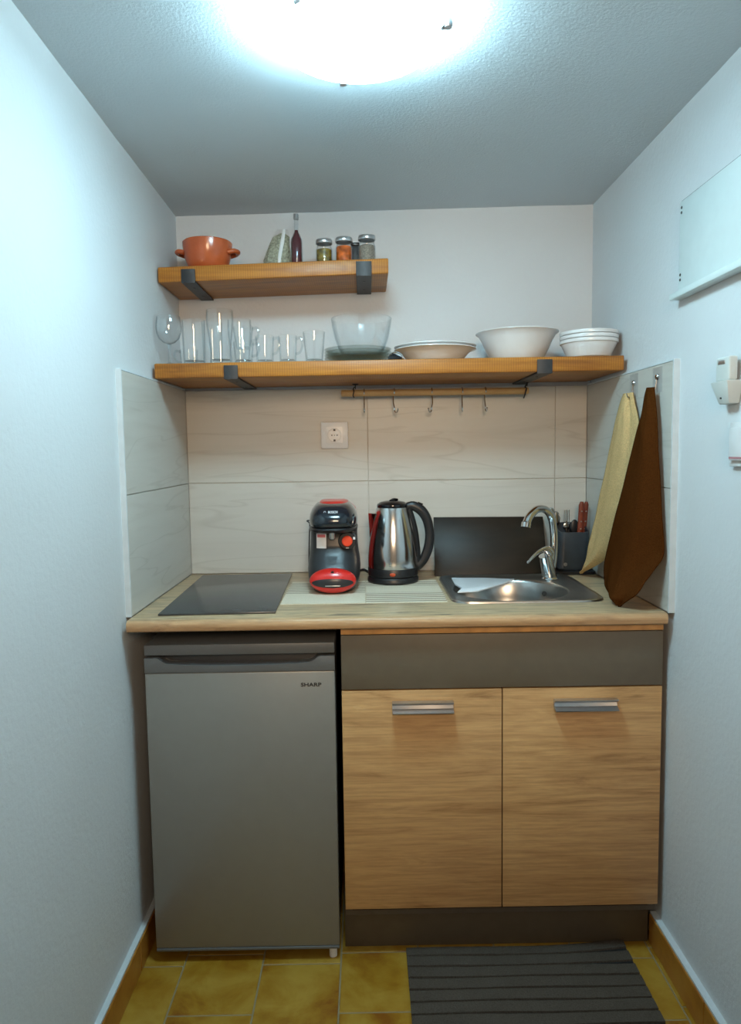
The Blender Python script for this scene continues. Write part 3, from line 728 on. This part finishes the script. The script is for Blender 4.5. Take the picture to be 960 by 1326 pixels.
# ------------------------------------------------------------------ coffee machine
CX = -.0955
cm = thing('coffee_machine', 'compact black and red capsule coffee machine on the worktop', 'coffee machine', (CX, -.24, ZM))
SEC = [(.000, .056, -.362), (.004, .062, -.366), (.018, .0705, -.371), (.038, .0745, -.372), (.058, .0757, -.366), (.080, .0742, -.348), (.103, .0708, -.328), (.125, .0685, -.317), (.150, .0675, -.313), (.178, .0680, -.314)]
BK = -.215
def sec_at(SECT, z):
    zz = z-ZM
    for a, b in zip(SECT, SECT[1:]):
        if a[0] <= zz <= b[0]:
            t = (zz-a[0])/(b[0]-a[0]); return a[1]+(b[1]-a[1])*t, a[2]+(b[2]-a[2])*t
    return SECT[-1][1:] if zz > 0 else SECT[0][1:]
def ring(z, w, f, b, n=3.2, seg=56):
    mid = b; d = b-f; out = []
    for i in range(seg):
        a = -pi + 2*pi*i/seg; ca, sa = cos(a), sin(a)
        x = w*math.copysign(abs(ca)**(2/n), ca)
        if sa < 0: y = mid - d*abs(sa)**(2/n)
        else: y = mid + .004*abs(sa)**(2/n)
        out.append((CX+x, y, z))
    return out
def front(SECT, n=3.2):
    def f(x, z):
        w, fy = sec_at(SECT, z); u = min(abs(x-CX)/w, .999)
        return BK - (BK-fy)*(1-u**n)**(1/n)
    return f
bm = B(); loft(bm, [ring(ZM+z, w, f, BK) for z, w, f in SEC]); obj('front_body', bm, M['graphite'], cm, smooth=50)
# red rear shell
bm = B(); RS = [(.0, .054, 0), (.004, .060, 0), (.04, .0725, 0), (.06, .0735, 0), (.10, .0690, 0), (.15, .066, 0), (.20, .067, 0), (.222, .063, 0), (.236, .052, 0), (.243, .040, 0)]
def rring(z, w, f, b, n=3.0, seg=48):
    return [(CX+w*math.copysign(abs(cos(a))**(2/n), cos(a)), (f+b)/2+(b-f)/2*math.copysign(abs(sin(a))**(2/n), sin(a)), z) for a in [2*pi*i/seg for i in range(seg)]]
loft(bm, [rring(ZM+z, w, -.212 if z < .225 else -.225, -.095-(.03 if z > .23 else 0)) for z, w, _ in RS]); obj('rear_shell', bm, M['red'], cm, smooth=50)
# glossy head
HD = [(.176, .055, -.335), (.180, .0655, -.356), (.188, .0685, -.364), (.200, .0690, -.366), (.215, .0665, -.360), (.228, .0610, -.345), (.238, .0530, -.322), (.2435, .0470, -.300)]
bm = B(); loft(bm, [ring(ZM+z, w, f, BK) for z, w, f in HD]); obj('head', bm, M['navygloss'], cm, smooth=50)
bm = B(); loft(bm, [ring(ZM+z, w, f, BK+.03, 2.6) for z, w, f in [(.2420, .043, -.292), (.2460, .041, -.285), (.2490, .036, -.272), (.2505, .028, -.255)]]); obj('top_cover', bm, M['red'], cm)
bm = B(); loft(bm, [ring(ZM+z, w, f, BK) for z, w, f in [(.163, .060, -.330), (.168, .0690, -.355), (.175, .0700, -.362), (.1795, .066, -.358)]]); obj('brim', bm, M['blackplastic'], cm)
lf = front(HD)
text_obj('brand_lettering', 'BOSCH', .0082, (CX+.003, 0, ZM+.2245), M['whiteprint'], cm, .0003, 'CENTER', .0002, 1.0, lf)
bm = B(); yy = lf(CX-.0225, ZM+.2195); lathe(bm, [(.0022, -.0008), (.0032, -.0010), (.0032, .0005)], (CX-.0195, lf(CX-.0195, ZM+.2245), ZM+.2245), 18, 'Y'); obj('emblem', bm, M['whiteprint'], cm)
ff = front(SEC)
# glossy centre channel, conforming to the front
def patch(name, poly_uv, mat, dy, parent, fn=ff, nx=10, nz=14, thick=.0012):
    x0, x1, z0, z1, shape = poly_uv; bm = B(); g = []
    for j in range(nz+1):
        z = z0+(z1-z0)*j/nz; k = shape(j/nz)
        g.append([bm.verts.new((( (x0+x1)/2 + ((x1-x0)/2*k)*(2*i/nx-1)), fn((x0+x1)/2 + (x1-x0)/2*k*(2*i/nx-1), z)-dy, z)) for i in range(nx+1)])
    for j in range(nz):
        for i in range(nx): bm.faces.new((g[j][i], g[j][i+1], g[j+1][i+1], g[j+1][i]))
    e = bmesh.ops.extrude_face_region(bm, geom=bm.faces[:])
    bmesh.ops.translate(bm, verts=[v for v in e['geom'] if isinstance(v, bmesh.types.BMVert)], vec=(0, thick, 0))
    return obj(name, bm, mat, parent, smooth=50)
patch('glossy_channel', (CX-.022, CX+.020, ZM+.090, ZM+.165, lambda t: .6+.4*min(1, 2.5*t)), M['blackplastic'], .0008, cm)
patch('badge', (CX-.0115, CX+.0115, ZM+.080, ZM+.088, lambda t: .35+.65*min(1, 2*t)), M['print'], .0016, cm, nz=6)
bm = B(); lathe(bm, [(0, .0), (.0065, .0), (.0085, .004), (.0085, .020), (0, .020)], (CX-.0005, -.338, ZM+.149), 20); obj('nozzle', bm, M['alu'], cm)
# dial
dx, dz = .0405, .1415; dy = -.322
bm = B(); lathe(bm, [(0, -.004), (.0225, -.004), (.0255, -.001), (.0255, .045)], (CX+dx, dy, ZM+dz), 36, 'Y'); dial = obj('dial_ring', bm, M['blackplastic'], cm)
bm = B(); lathe(bm, [(0, -.0115), (.0125, -.0115), (.0148, -.0095), (.0148, -.0041)], (CX+dx, dy, ZM+dz), 32, 'Y'); obj('dial', bm, M['redknob'], dial)
bm = B(); box(bm, CX+dx+.0165, CX+dx+.0225, dy-.0048, dy-.004, ZM+dz+.004, ZM+dz+.011); obj('dial_mark', bm, M['whiteprint'], dial)
bm = B(); box(bm, CX+dx-.004, CX+dx+.004, dy-.0048, dy-.004, ZM+dz-.0205, ZM+dz-.0185); obj('dial_mark', bm, M['whiteprint'], dial)
# sticker (plain where the code was)
st = patch('sticker', (CX-.0465, CX-.0185, ZM+.1205, ZM+.1615, lambda t: 1), M['whiteprint'], .0012, cm, thick=.0008)
patch('sticker_header', (CX-.0440, CX-.0210, ZM+.1505, ZM+.1590, lambda t: 1), plain('pink_red_print', (.60, .16, .18), .5), .0016, st, thick=.0005)
# red cup stand with dark grille
def scoop(bm, cx, cy, cz, rx, ry, rz, n=2.0, seg=48, rows=20, tilt=0):
    rings = []
    for j in range(1, rows):
        ph = -pi/2 + pi*j/rows; r = cos(ph)**(2/n) if n != 2 else cos(ph)
        rings.append([(cx+rx*r*cos(2*pi*i/seg), cy+ry*r*sin(2*pi*i/seg)+tilt*rz*sin(ph), cz+rz*sin(ph)) for i in range(seg)])
    loft(bm, rings)
bm = B(); scoop(bm, CX, -.358, ZM+.0365, .0645, .030, .0345, tilt=.08); obj('cup_stand', bm, M['red'], cm)
def stand_front(x, z):
    u = ((x-CX)/.0645)**2 + ((z-ZM-.0365)/.0345)**2
    return -.358 + .08*(z-ZM-.0365) - .030*math.sqrt(max(.0, 1-u))
gr = patch('drip_grille', (CX-.0570, CX+.0570, ZM+.0205, ZM+.0460, lambda t: max(.04, math.sqrt(max(0, 1-(2*t-1)**2)))), M['grille'], .0012, cm, stand_front, 16, 18, .003)
bm = B(); box(bm, CX-.020, CX+.022, -.3905, -.386, ZM+.0255, ZM+.0280, .0008); obj('grille_edge', bm, M['alu'], gr)
bm = B(); lathe(bm, [(0, -.002), (.0042, -.002), (.0050, .001), (.0050, .01)], (CX, -.3760, ZM+.0605), 18, 'Y'); obj('lock_button', bm, M['blackplastic'], cm)
bm = B(); tube(bm, [(CX-.060, -.17, ZM+.185), (CX-.082, -.185, ZM+.186), (CX-.0735, -.195, ZM+.178), (CX-.0745, -.20, ZM+.15), (CX-.0770, -.20, ZM+.09), (CX-.0785, -.19, ZM+.05), (CX-.078, -.16, ZM+.012), (CX-.07, -.10, ZM+.004), (CX-.05, -.03, ZM+.004)], .0020, 8, 6); obj('power_cable', bm, M['blackplastic'], cm)

# ------------------------------------------------------------------ kettle on its power base
KX, KY = .0775, -.178
kb = thing('kettle_stand', 'round black powered stand under the steel kettle', 'kettle stand', (KX, KY, ZM))
bm = B(); lathe(bm, [(0, 0), (.074, 0), (.0768, .004), (.0765, .012), (.0735, .0175), (.06, .0180), (0, .0180)], (KX, KY, ZM), 56); obj('base', bm, M['blackplastic'], kb)
bm = B(); tube(bm, [(KX-.050, KY+.055, ZM+.007), (KX-.075, KY+.07, ZM+.016), (KX-.088, KY+.065, ZM+.024), (KX-.10, KY+.09, ZM+.018), (KX-.11, KY+.13, ZM+.006), (KX-.115, -.012, ZM+.004)], .0042, 8, 6); obj('power_cable', bm, M['blackplastic'], kb)
ZK = ZM+.0183
kt = thing('kettle', 'shiny stainless steel electric kettle with black handle and lid', 'kettle', (KX, KY, ZK))
bm = B(); lathe(bm, [(0, 0), (.0725, 0), (.0750, .003), (.0752, .024), (.0740, .0262), (0, .0262)], (KX, KY, ZK), 56); obj('lower_band', bm, M['blackplastic'], kt)
bm = B(); lathe(bm, [(0, .0264), (.0745, .0264), (.0750, .030), (.0748, .055), (.0725, .085), (.0685, .115), (.0630, .145), (.0565, .172), (.0500, .196), (.0470, .204), (0, .204)], (KX, KY, ZK), 72); obj('steel_body', bm, M['steel'], kt, smooth=60)
bm = B(); lathe(bm, [(0, .2042), (.0455, .2042), (.0465, .2085), (.0450, .2140), (.036, .2200), (.02, .2235), (0, .2245)], (KX, KY, ZK), 48)
tube(bm, [(KX-.006, KY-.012, ZK+.2235), (KX+.004, KY-.004, ZK+.228), (KX+.014, KY+.004, ZK+.2265)], .006, 10, 4, .6); obj('lid', bm, M['blackgloss'], kt)
# spout, mirror steel, on the left
bm = B()
def tri(z, w, reach, r0): return [(KX-r0*.96, KY-w, ZK+z), (KX-r0-reach*.6, KY-w*.5, ZK+z), (KX-r0-reach, KY, ZK+z), (KX-r0-reach*.6, KY+w*.5, ZK+z), (KX-r0*.96, KY+w, ZK+z), (KX-r0*.8, KY, ZK+z)]
loft(bm, [tri(.115, .004, .001, .0685), tri(.140, .014, .006, .064), (tri(.165, .019, .013, .0585)), tri(.187, .022, .0195, .0525)]); obj('spout', bm, M['steel'], kt, smooth=None)
bm = B()
hx = lambda d: KX+d
tube(bm, [(hx(.040), KY-.004, ZK+.205), (hx(.062), KY-.004, ZK+.207), (hx(.086), KY-.004, ZK+.193), (hx(.103), KY-.004, ZK+.165), (hx(.110), KY-.004, ZK+.125), (hx(.107), KY-.004, ZK+.085), (hx(.094), KY-.004, ZK+.050), (hx(.078), KY-.004, ZK+.030), (hx(.068), KY-.004, ZK+.020)], [.010, .0125, .0135, .0125, .0115, .0125, .012, .012, .010], 16, 8, 1.15)
hd = obj('handle', bm, M['blackplastic'], kt)
bm = B(); tube(bm, [(hx(.0500), KY-.004, ZK+.198), (hx(.0590), KY-.004, ZK+.168), (hx(.0680), KY-.004, ZK+.125), (hx(.0735), KY-.004, ZK+.070), (hx(.0745), KY-.004, ZK+.022)], [.008, .009, .009, .009, .008], 12, 6, 1.3); obj('handle_spine', bm, M['blackplastic'], kt)
bm = B(); tube(bm, [(hx(.074), KY-.004, ZK+.212), (hx(.088), KY-.004, ZK+.206)], .005, 8, 3, 1.6); obj('lid_release', bm, M['blackgloss'], hd)
bm = B(); scoop(bm, KX-.004, KY-.0745, ZK+.0125, .0085, .0022, .0055); obj('indicator_light', bm, plain('amber_red_light', (.5, .06, .015), .3), kt)
bm = B(); scoop(bm, KX-.0095, KY-.0738, ZK+.045, .0035, .0010, .0035); box(bm, KX-.014, KX-.003, KY-.0744, KY-.0732, ZK+.0365, ZK+.0385); obj('print_mark', bm, M['fridgetrim'], kt)

# ------------------------------------------------------------------ dark board behind the sink
bm = B(); hexa(bm, [(.2105, -.108, ZW+.0004), (.5635, -.108, ZW+.0004), (.5635, -.100, ZW+.0004), (.2105, -.100, ZW+.0004), (.2165, -.0105, 1.0505), (.5695, -.0105, 1.0475), (.5695, -.0025, 1.0475), (.2165, -.0025, 1.0505)], .001)
tag(obj('chopping_board', bm, M['panel'], None, (.39, -.1, ZW)), 'dark brown-black rectangular board leaning on the tiles behind the sink', 'board')

# ------------------------------------------------------------------ sink
sk = thing('sink', 'square stainless steel inset sink with round bowl', 'sink', (.415, -.315, ZW))
ox0, ox1, oy0, oy1 = .2165, .6165, -.512, -.1115
BXc, BYc, BR = .398, -.334, .158
n = 96
def sqp(i, x0, x1, y0, y1, r, z):
    # rounded-square point matched to angle i
    a = 2*pi*i/n; ca, sa = cos(a), sin(a); hx_, hy_ = (x1-x0)/2, (y1-y0)/2; p_ = 10
    k = (abs(ca)**p_+abs(sa)**p_)**(-1/p_)
    return ((x0+x1)/2+hx_*ca*k, (y0+y1)/2+hy_*sa*k, z)
def cir(i, r, z, cx=BXc, cy=BYc): a = 2*pi*i/n; return (cx+r*cos(a), cy+r*sin(a), z)
bm = B()
rings = [[sqp(i, ox0, ox1, oy0, oy1, .02, ZW+.0004) for i in range(n)],
         [sqp(i, ox0+.001, ox1-.001, oy0+.001, oy1-.001, .02, ZW+.0045) for i in range(n)],
         [sqp(i, ox0+.006, ox1-.006, oy0+.006, oy1-.006, .02, ZW+.0060) for i in range(n)],
         [sqp(i, ox0+.013, ox1-.013, oy0+.013, oy1-.013, .02, ZW+.0040) for i in range(n)],
         [sqp(i, ox0+.018, ox1-.018, oy0+.018, oy1-.018, .02, ZW+.0015) for i in range(n)],
         [cir(i, BR+.004, ZW+.0020) for i in range(n)],
         [cir(i, BR, ZW+.0005) for i in range(n)], [cir(i, BR-.004, ZW-.006) for i in range(n)],
         [cir(i, BR-.010, ZW-.050) for i in range(n)], [cir(i, BR-.016, ZW-.095) for i in range(n)], [cir(i, BR-.03, ZW-.118) for i in range(n)],
         [cir(i, BR-.06, ZW-.128) for i in range(n)], [cir(i, .045, ZW-.132) for i in range(n)], [cir(i, .030, ZW-.136) for i in range(n)]]
loft(bm, rings, cap=False); bm.faces.new(bm.verts[-n:]) if False else None
bm.verts.ensure_lookup_table()
bm.faces.new(bm.verts[len(bm.verts)-n:])
obj('basin', bm, M['steelsink'], sk, smooth=40)
bm = B(); lathe(bm, [(0, .004), (.026, .003), (.030, .001), (.030, .0)], (BXc, BYc, ZW-.1358), 28); obj('drain', bm, M['chrome'], sk)
bm = B(); lathe(bm, [(0, -.001), (.006, -.001), (.007, .001), (0, .001)], (BXc+.118, BYc+.083, ZW-.030), 16, 'Y'); obj('overflow', bm, M['print'], sk)
# white board resting over the bowl
bm = B()
poly = [(.252, -.190), (.345, -.196), (.432, -.226), (.372, -.310), (.300, -.392), (.243, -.402), (.262, -.352), (.250, -.290)]
prism(bm, poly, 'Z', ZW+.0065, ZW+.0105, .001)
tag(obj('cutting_board', bm, M['whiteboard'], None, (.32, -.29, ZW+.006)), 'white plastic board lying over the left part of the sink bowl', 'board')

# ------------------------------------------------------------------ faucet
fa = thing('faucet', 'curved chrome mixer faucet with lever on the rear right of the sink', 'faucet', (.5455, -.192, ZW))
bm = B(); lathe(bm, [(0, .003), (.025, .003), (.026, .006), (.023, .010), (.0, .010)], (.5455, -.192, ZW), 32); obj('base_ring', bm, M['chrome'], fa)
bm = B(); tube(bm, [(.5455, -.192, ZW+.008), (.5400, -.197, ZW+.030), (.5320, -.204, ZW+.058), (.5270, -.209, ZW+.076)], [.0215, .0205, .0195, .0185], 24, 6); obj('body', bm, M['chrome'], fa, smooth=60)
bm = B(); tube(bm, [(.5485, -.186, ZW+.012), (.5570, -.182, ZW+.050), (.5610, -.182, ZW+.095), (.5590, -.186, ZW+.145), (.5480, -.196, ZW+.190), (.5250, -.216, ZW+.2135), (.4950, -.243, ZW+.2165), (.4680, -.268, ZW+.200), (.4560, -.280, ZW+.180)], [.0125, .0122, .0118, .0115, .0112, .0112, .0112, .0115, .012], 20, 8); spout_ = obj('spout', bm, M['chrome'], fa, smooth=60)
bm = B(); tube(bm, [(.4560, -.280, ZW+.182), (.4530, -.2828, ZW+.169)], .0138, 20, 2); obj('aerator', bm, M['chrome'], spout_)
bm = B(); tube(bm, [(.545, -.198, ZW+.062), (.5420, -.202, ZW+.084), (.528, -.216, ZW+.096), (.505, -.236, ZW+.093), (.482, -.254, ZW+.080), (.4640, -.268, ZW+.0665)], [.014, .0165, .012, .009, .0085, .007], 16, 7, .55); obj('lever', bm, M['chrome'], fa, smooth=60)

# ------------------------------------------------------------------ cutlery holder
HX0, HX1, HY0, HY1 = .592, .694, -.117, -.030
hc = ((HX0+HX1)/2, (HY0+HY1)/2, ZW)
ch = thing('cutlery_holder', 'dark slate plastic cutlery holder in the right corner', 'cutlery holder', hc)
def rrect(x0, x1, y0, y1, r, z, seg=6):
    out = []
    for (cx, cy, a0) in ((x1-r, y1-r, 0), (x0+r, y1-r, pi/2), (x0+r, y0+r, pi), (x1-r, y0+r, 3*pi/2)):
        for k in range(seg+1): a = a0+pi/2*k/seg; out.append((cx+r*cos(a), cy+r*sin(a), z))
    return out
t = .003
def slant(r): return [(x, y, ZW+.131+.026*(y-HY0)/(HY1-HY0)) for x, y, z in r]
bm = B()
loft(bm, [rrect(HX0+.006, HX1-.006, HY0+.006, HY1-.006, .016, ZW+.0125), rrect(HX0, HX1, HY0, HY1, .018, ZW+.020), slant(rrect(HX0+.0035, HX1-.0035, HY0+.002, HY1-.002, .018, 0)), slant(rrect(HX0+.0035+t, HX1-.0035-t, HY0+.002+t, HY1-.002-t, .015, 0)), rrect(HX0+t, HX1-t, HY0+t, HY1-t, .015, ZW+.022)])
obj('container', bm, M['cutlery'], ch, smooth=40)
bm = B(); loft(bm, [rrect(HX0-.006, HX1+.014, HY0-.004, HY1+.004, .012, ZW+.0004), rrect(HX0-.008, HX1+.016, HY0-.006, HY1+.006, .014, ZW+.0100), rrect(HX0-.006, HX1+.014, HY0-.004, HY1+.004, .012, ZW+.0120)]); obj('drip_tray', bm, M['blackplastic'], ch)
bm = B(); scoop(bm, HX0+.022, HY0-.0001, ZW+.033, .006, .001, .006); obj('emblem', bm, M['fridgetrim'], ch)
def utensil_path(name, label, cat, base, topp, build):
    o = thing(name, label, cat, base); build(o, Vector(base), Vector(topp)); return o
def knife(label, x, y, zt, lean, wid=.0095):
    root = thing('table_knife', label, 'knife', (x, y, ZW+.03), 'wood-handled knives in the holder')
    d = Vector((lean, -.02, 1)).normalized(); b0 = Vector((x, y, ZW+.03)); Lh = (zt-ZW-.03)/d.z
    def strip(bm, s0, s1, w0, w1, th, prof=None):
        rings = []; N_ = 10
        for k in range(N_+1):
            s = s0+(s1-s0)*k/N_; w = w0+(w1-w0)*k/N_
            if prof: w *= prof(k/N_)
            p = b0+d*s; side = Vector((1, 0, 0)); q = Vector((0, 1, 0))
            rings.append([p+side*(w*cos(a))+q*(th*sin(a)) for a in [2*pi*i/12 for i in range(12)]])
        loft(bm, rings)
    bm = B(); strip(bm, 0, Lh-.098, .006, .0085, .0009); obj('blade', bm, M['steel'], root)
    bm = B(); strip(bm, Lh-.1, Lh, wid, wid*.95, .0065, lambda t: .92+.16*abs(t-.4)+(-.5 if t > .98 else 0)); h = obj('handle', bm, M['knifewood'], root)
    for s in (Lh-.085, Lh-.062, Lh-.03):
        p = b0+d*s; bm = B(); lathe(bm, [(0, -.0075), (.0022, -.0073), (.0026, -.005)], tuple(p), 10, 'Y'); obj('rivet', bm, M['alu'], h)
knife('nearer table knife with red-brown riveted handle in the cutlery holder', .664, -.080, 1.100, .045, .0095)
knife('farther table knife with red-brown handle, next to the cream towel', .682, -.058, 1.098, .060, .0085)
def spoonlike(name, label, x, y, zt, lean, kind, mat):
    root = thing(name, label, name.split('_')[-1] if '_' in name else name, (x, y, ZW+.03))
    d = Vector((lean, .02, 1)).normalized(); b0 = Vector((x, y, ZW+.03)); L_ = (zt-ZW-.03)/d.z
    bm = B(); tube(bm, [b0, b0+d*L_*.5, b0+d*(L_-.035)], [.0035, .0028, .0025], 8, 4, .6); obj('handle', bm, M[mat], root)
    bm = B()
    if kind == 'fork':
        for k in (-1.5, -.5, .5, 1.5):
            p = b0+d*(L_-.045)+Vector((k*.0052, 0, 0)); tube(bm, [p-d*.006, p+d*.02, p+d*.045], .0012, 6, 2)
        p = b0+d*(L_-.052); scoop(bm, p.x, p.y, p.z, .0105, .002, .012)
        obj('tines', bm, M[mat], root)
    else:
        p = b0+d*(L_-.022); scoop(bm, p.x, p.y, p.z, .0135, .004, .024); obj('bowl', bm, M[mat], root)
spoonlike('spoon', 'steel spoon standing at the left edge of the cutlery holder', .603, -.060, 1.079, -.125, 'spoon', 'steel')
spoonlike('spoon', 'second steel spoon leaning behind the left-edge spoon', .611, -.048, 1.066, -.06, 'spoon', 'steel')
spoonlike('fork', 'thin steel fork standing in the middle of the cutlery holder', .632, -.055, 1.072, .02, 'fork', 'steel')
spoonlike('serving_spoon', 'black plastic serving spoon low in the cutlery holder', .652, -.062, 1.040, .05, 'spoon', 'blackplastic')

# ------------------------------------------------------------------ base cabinet
cb = thing('base_cabinet', 'oak-look two-door sink cabinet with taupe top panel and plinth', 'cabinet', (.324, -.33, 0))
YD = -.62
X0, X1, XM = -.0665, .7118, .3232
bm = B()
box(bm, X0, X0+.016, YD+.0185, -.05, .118, ZU-.0004, mi=0); box(bm, X1-.016, X1, YD+.0185, -.05, .118, ZU-.0004); box(bm, X0, X1, YD+.0185, -.05, .105, .118)
obj('carcass', bm, M['carcass'], cb)
bm = B(); box(bm, X0+.0165, X1-.0165, -.066, -.05, .1185, ZU-.001); obj('back_panel', bm, M['carcass'], cb)
bm = B(); box(bm, X0, X1, YD-.0005, YD+.018, .8285, ZU-.0004, .001); obj('top_rail', bm, M['oakedge'], cb)
bm = B(); box(bm, X0, X1, YD, YD+.018, .6925, .8265, .0012); obj('fascia_panel', bm, M['taupe'], cb)
for k, (a, b, h0, h1) in enumerate(((X0, XM-.0013, .0555, .2032), (XM+.0013, X1, .4472, .5994))):
    bm = B(); box(bm, a, b, YD, YD+.018, .1320, .6890, .0012); d = obj('door', bm, M['oak'], cb)
    bm = B(); zt = .6640
    prism(bm, [(YD-.0003, zt-.006), (YD-.0003, zt-.0235), (YD-.006, zt-.0255), (YD-.026, zt-.0255), (YD-.027, zt-.0235), (YD-.010, zt-.018), (YD-.008, zt-.010), (YD-.022, zt-.0015), (YD-.022, zt), (YD-.004, zt)], 'X', h0, h1, .0005); obj('handle', bm, M['alu'], d)
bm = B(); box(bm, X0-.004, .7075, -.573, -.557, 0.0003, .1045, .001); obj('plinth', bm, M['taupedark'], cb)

# ------------------------------------------------------------------ fridge
fg = thing('mini_fridge', 'grey under-counter fridge with recessed top handle', 'fridge', (-.31, -.34, 0))
FX0, FX1 = -.5412, -.0822
bm = B(); box(bm, FX0+.003, FX1-.003, -.567, -.07, .030, .783, .003); obj('cabinet_body', bm, M['fridgetrim'], fg)
bm = B(); box(bm, FX0, FX1, -.618, -.07, .7832, .8095, .003); obj('top_panel', bm, M['fridgetrim'], fg)
def hz(x):  # lower lip of the handle recess
    return .7575 + .0045*((x+.31)/.18)**2
door = None
bm = B(); box(bm, FX0, FX1, -.620, -.571, .0375, .7405, .004); door = obj('door', bm, M['fridge'], fg)
bm = B()
lip = [(FX0, .7412), (FX1, .7412), (FX1, .7770), (-.1180, .7770), (-.1240, .7750), (-.1330, .7665), (-.1440, .7620)] + [(x, hz(x)) for x in [-.17-.02*k for k in range(15)]] + [(-.4880, .7625), (-.4985, .7680), (-.5060, .7755), (-.5120, .7774), (FX0, .7774)]
prism(bm, lip, 'Y', -.6205, -.586, .0009); obj('door_trim', bm, M['fridgetrim'], door)
bm = B(); box(bm, FX0, FX1, -.5855, -.5712, .7412, .7772, .001); obj('handle_recess', bm, M['fridgedark'], door)
bm = B(); box(bm, FX0+.001, FX1-.001, -.6215, -.571, .0300, .0372, .002); obj('door_bottom_edge', bm, M['fridgetrim'], door)
text_obj('brand_lettering', 'SHARP', .0125, (-.1402, -.6203, .7068), M['print'], door, .0004, 'CENTER', .0003, 1.35)
for fx, fy, fm in ((FX0+.035, -.55, 'blackplastic'), (FX1-.018, -.602, 'socket')):
    bm = B(); lathe(bm, [(0, 0.0003), (.010, .0003), (.010, .018), (.007, .0295), (0, .0295)], (fx, fy, 0), 16); obj('foot', bm, M[fm], fg)
for fx in (FX0+.035, FX1-.035):
    bm = B(); lathe(bm, [(0, 0.0003), (.014, .0003), (.014, .0305), (0, .0305)], (fx, -.12, 0), 16); obj('foot', bm, M['blackplastic'], fg)

# ------------------------------------------------------------------ rug
bm = B(); x0, x1, ya, yb = .0845, .6420, -1.18, -.588
prof = []; y = yb; pitch = .0372
first = .033
edges = [yb, yb-first] + [yb-first-pitch*k for k in range(1, 16)]
edges = [e for e in edges if e >= ya]
nxr = 40
def rugrow(yy, z, wav): return [(x0+(x1-x0)*i/nxr + 0, min(yy + wav(i/nxr), -.5755), z + .0006*noise.noise((i*.8, yy*60, 1))) for i in range(nxr+1)]
rows = []; mis = []
for a, b in zip(edges, edges[1:]):
    k = edges.index(a)
    w = (lambda u, k=k: (.018*max(0, (u-.62)/.38)**2*max(0, 1-k*.45)) + .0012*sin(u*9+k))
    for (yy, z, mi) in ((a-.0024, .0026, 1), (a-.0032, .0076, 0), (a-.5*(a-b), .0082, 0), (b+.0032, .0076, 0), (b+.0024, .0026, 0)):
        rows.append(rugrow(yy, z, w)); mis.append(mi)
V = [[bm.verts.new(p) for p in r] for r in rows]
for j in range(len(V)-1):
    for i in range(nxr):
        f = bm.faces.new((V[j][i], V[j][i+1], V[j+1][i+1], V[j+1][i])); f.material_index = 1 if rows[j][0][2] < .005 and rows[j+1][0][2] < .005 else 0
e = bmesh.ops.extrude_face_region(bm, geom=bm.faces[:])
ev = [v for v in e['geom'] if isinstance(v, bmesh.types.BMVert)]
for v in ev: v.co.z = .0004
tag(obj('rug', bm, [M['rug'], M['ruggroove']], None, ((x0+x1)/2, (ya+yb)/2, 0), 60), 'dark grey ribbed runner rug on the floor before the cabinet', 'rug')

# ------------------------------------------------------------------ light
def area(name, loc, target, sx, sy, power, col):
    l = bpy.data.lights.new(name, 'AREA'); l.shape = 'RECTANGLE'; l.size = sx; l.size_y = sy; l.energy = power; l.color = col; l.spread = radians(75)
    o = bpy.data.objects.new(name, l); C.objects.link(o); o.location = loc
    o.rotation_euler = (Vector(target)-Vector(loc)).to_track_quat('-Z', 'Y').to_euler(); return o
area('warm_room_light', (.15, -3.0, 1.75), (.1, 0, 1.35), .5, .5, 4.4, (1.0, .72, .47))
w = bpy.data.worlds.new('World'); sc.world = w; w.use_nodes = True
nt = w.node_tree; bg = nt.nodes['Background']; bg.inputs['Color'].default_value = (1.0, .80, .58, 1); bg.inputs['Strength'].default_value = .19
try:
    sc.cycles.transparent_max_bounces = 48
except Exception:
    pass

# ------------------------------------------------------------------ camera (solved from the photo: 960x1326, f = 929 px)
pitch, yaw, roll, f_px, cz_, cd = -.0865, .0056, -.0142, 928.97, 1.2705, 2.3127
fwd0 = Vector((sin(yaw), cos(yaw), 0)); right = Vector((cos(yaw), -sin(yaw), 0)); up = Vector((0, 0, 1))
f2 = cos(pitch)*fwd0 + sin(pitch)*up; u2 = -sin(pitch)*fwd0 + cos(pitch)*up
r3 = cos(roll)*right + sin(roll)*u2; u3 = -sin(roll)*right + cos(roll)*u2
cam = bpy.data.cameras.new('Camera'); co = bpy.data.objects.new('Camera', cam); C.objects.link(co)
cam.sensor_fit = 'VERTICAL'; cam.sensor_height = 36; cam.sensor_width = 26; cam.lens = f_px/1326*36; cam.clip_start = .02
mw = Matrix(((r3.x, u3.x, -f2.x, 0), (r3.y, u3.y, -f2.y, -cd), (r3.z, u3.z, -f2.z, cz_), (0, 0, 0, 1)))
co.matrix_world = mw
sc.camera = co
sc.view_settings.view_transform = 'Standard'
sc.view_settings.look = 'None'
sc.view_settings.exposure = 0.12
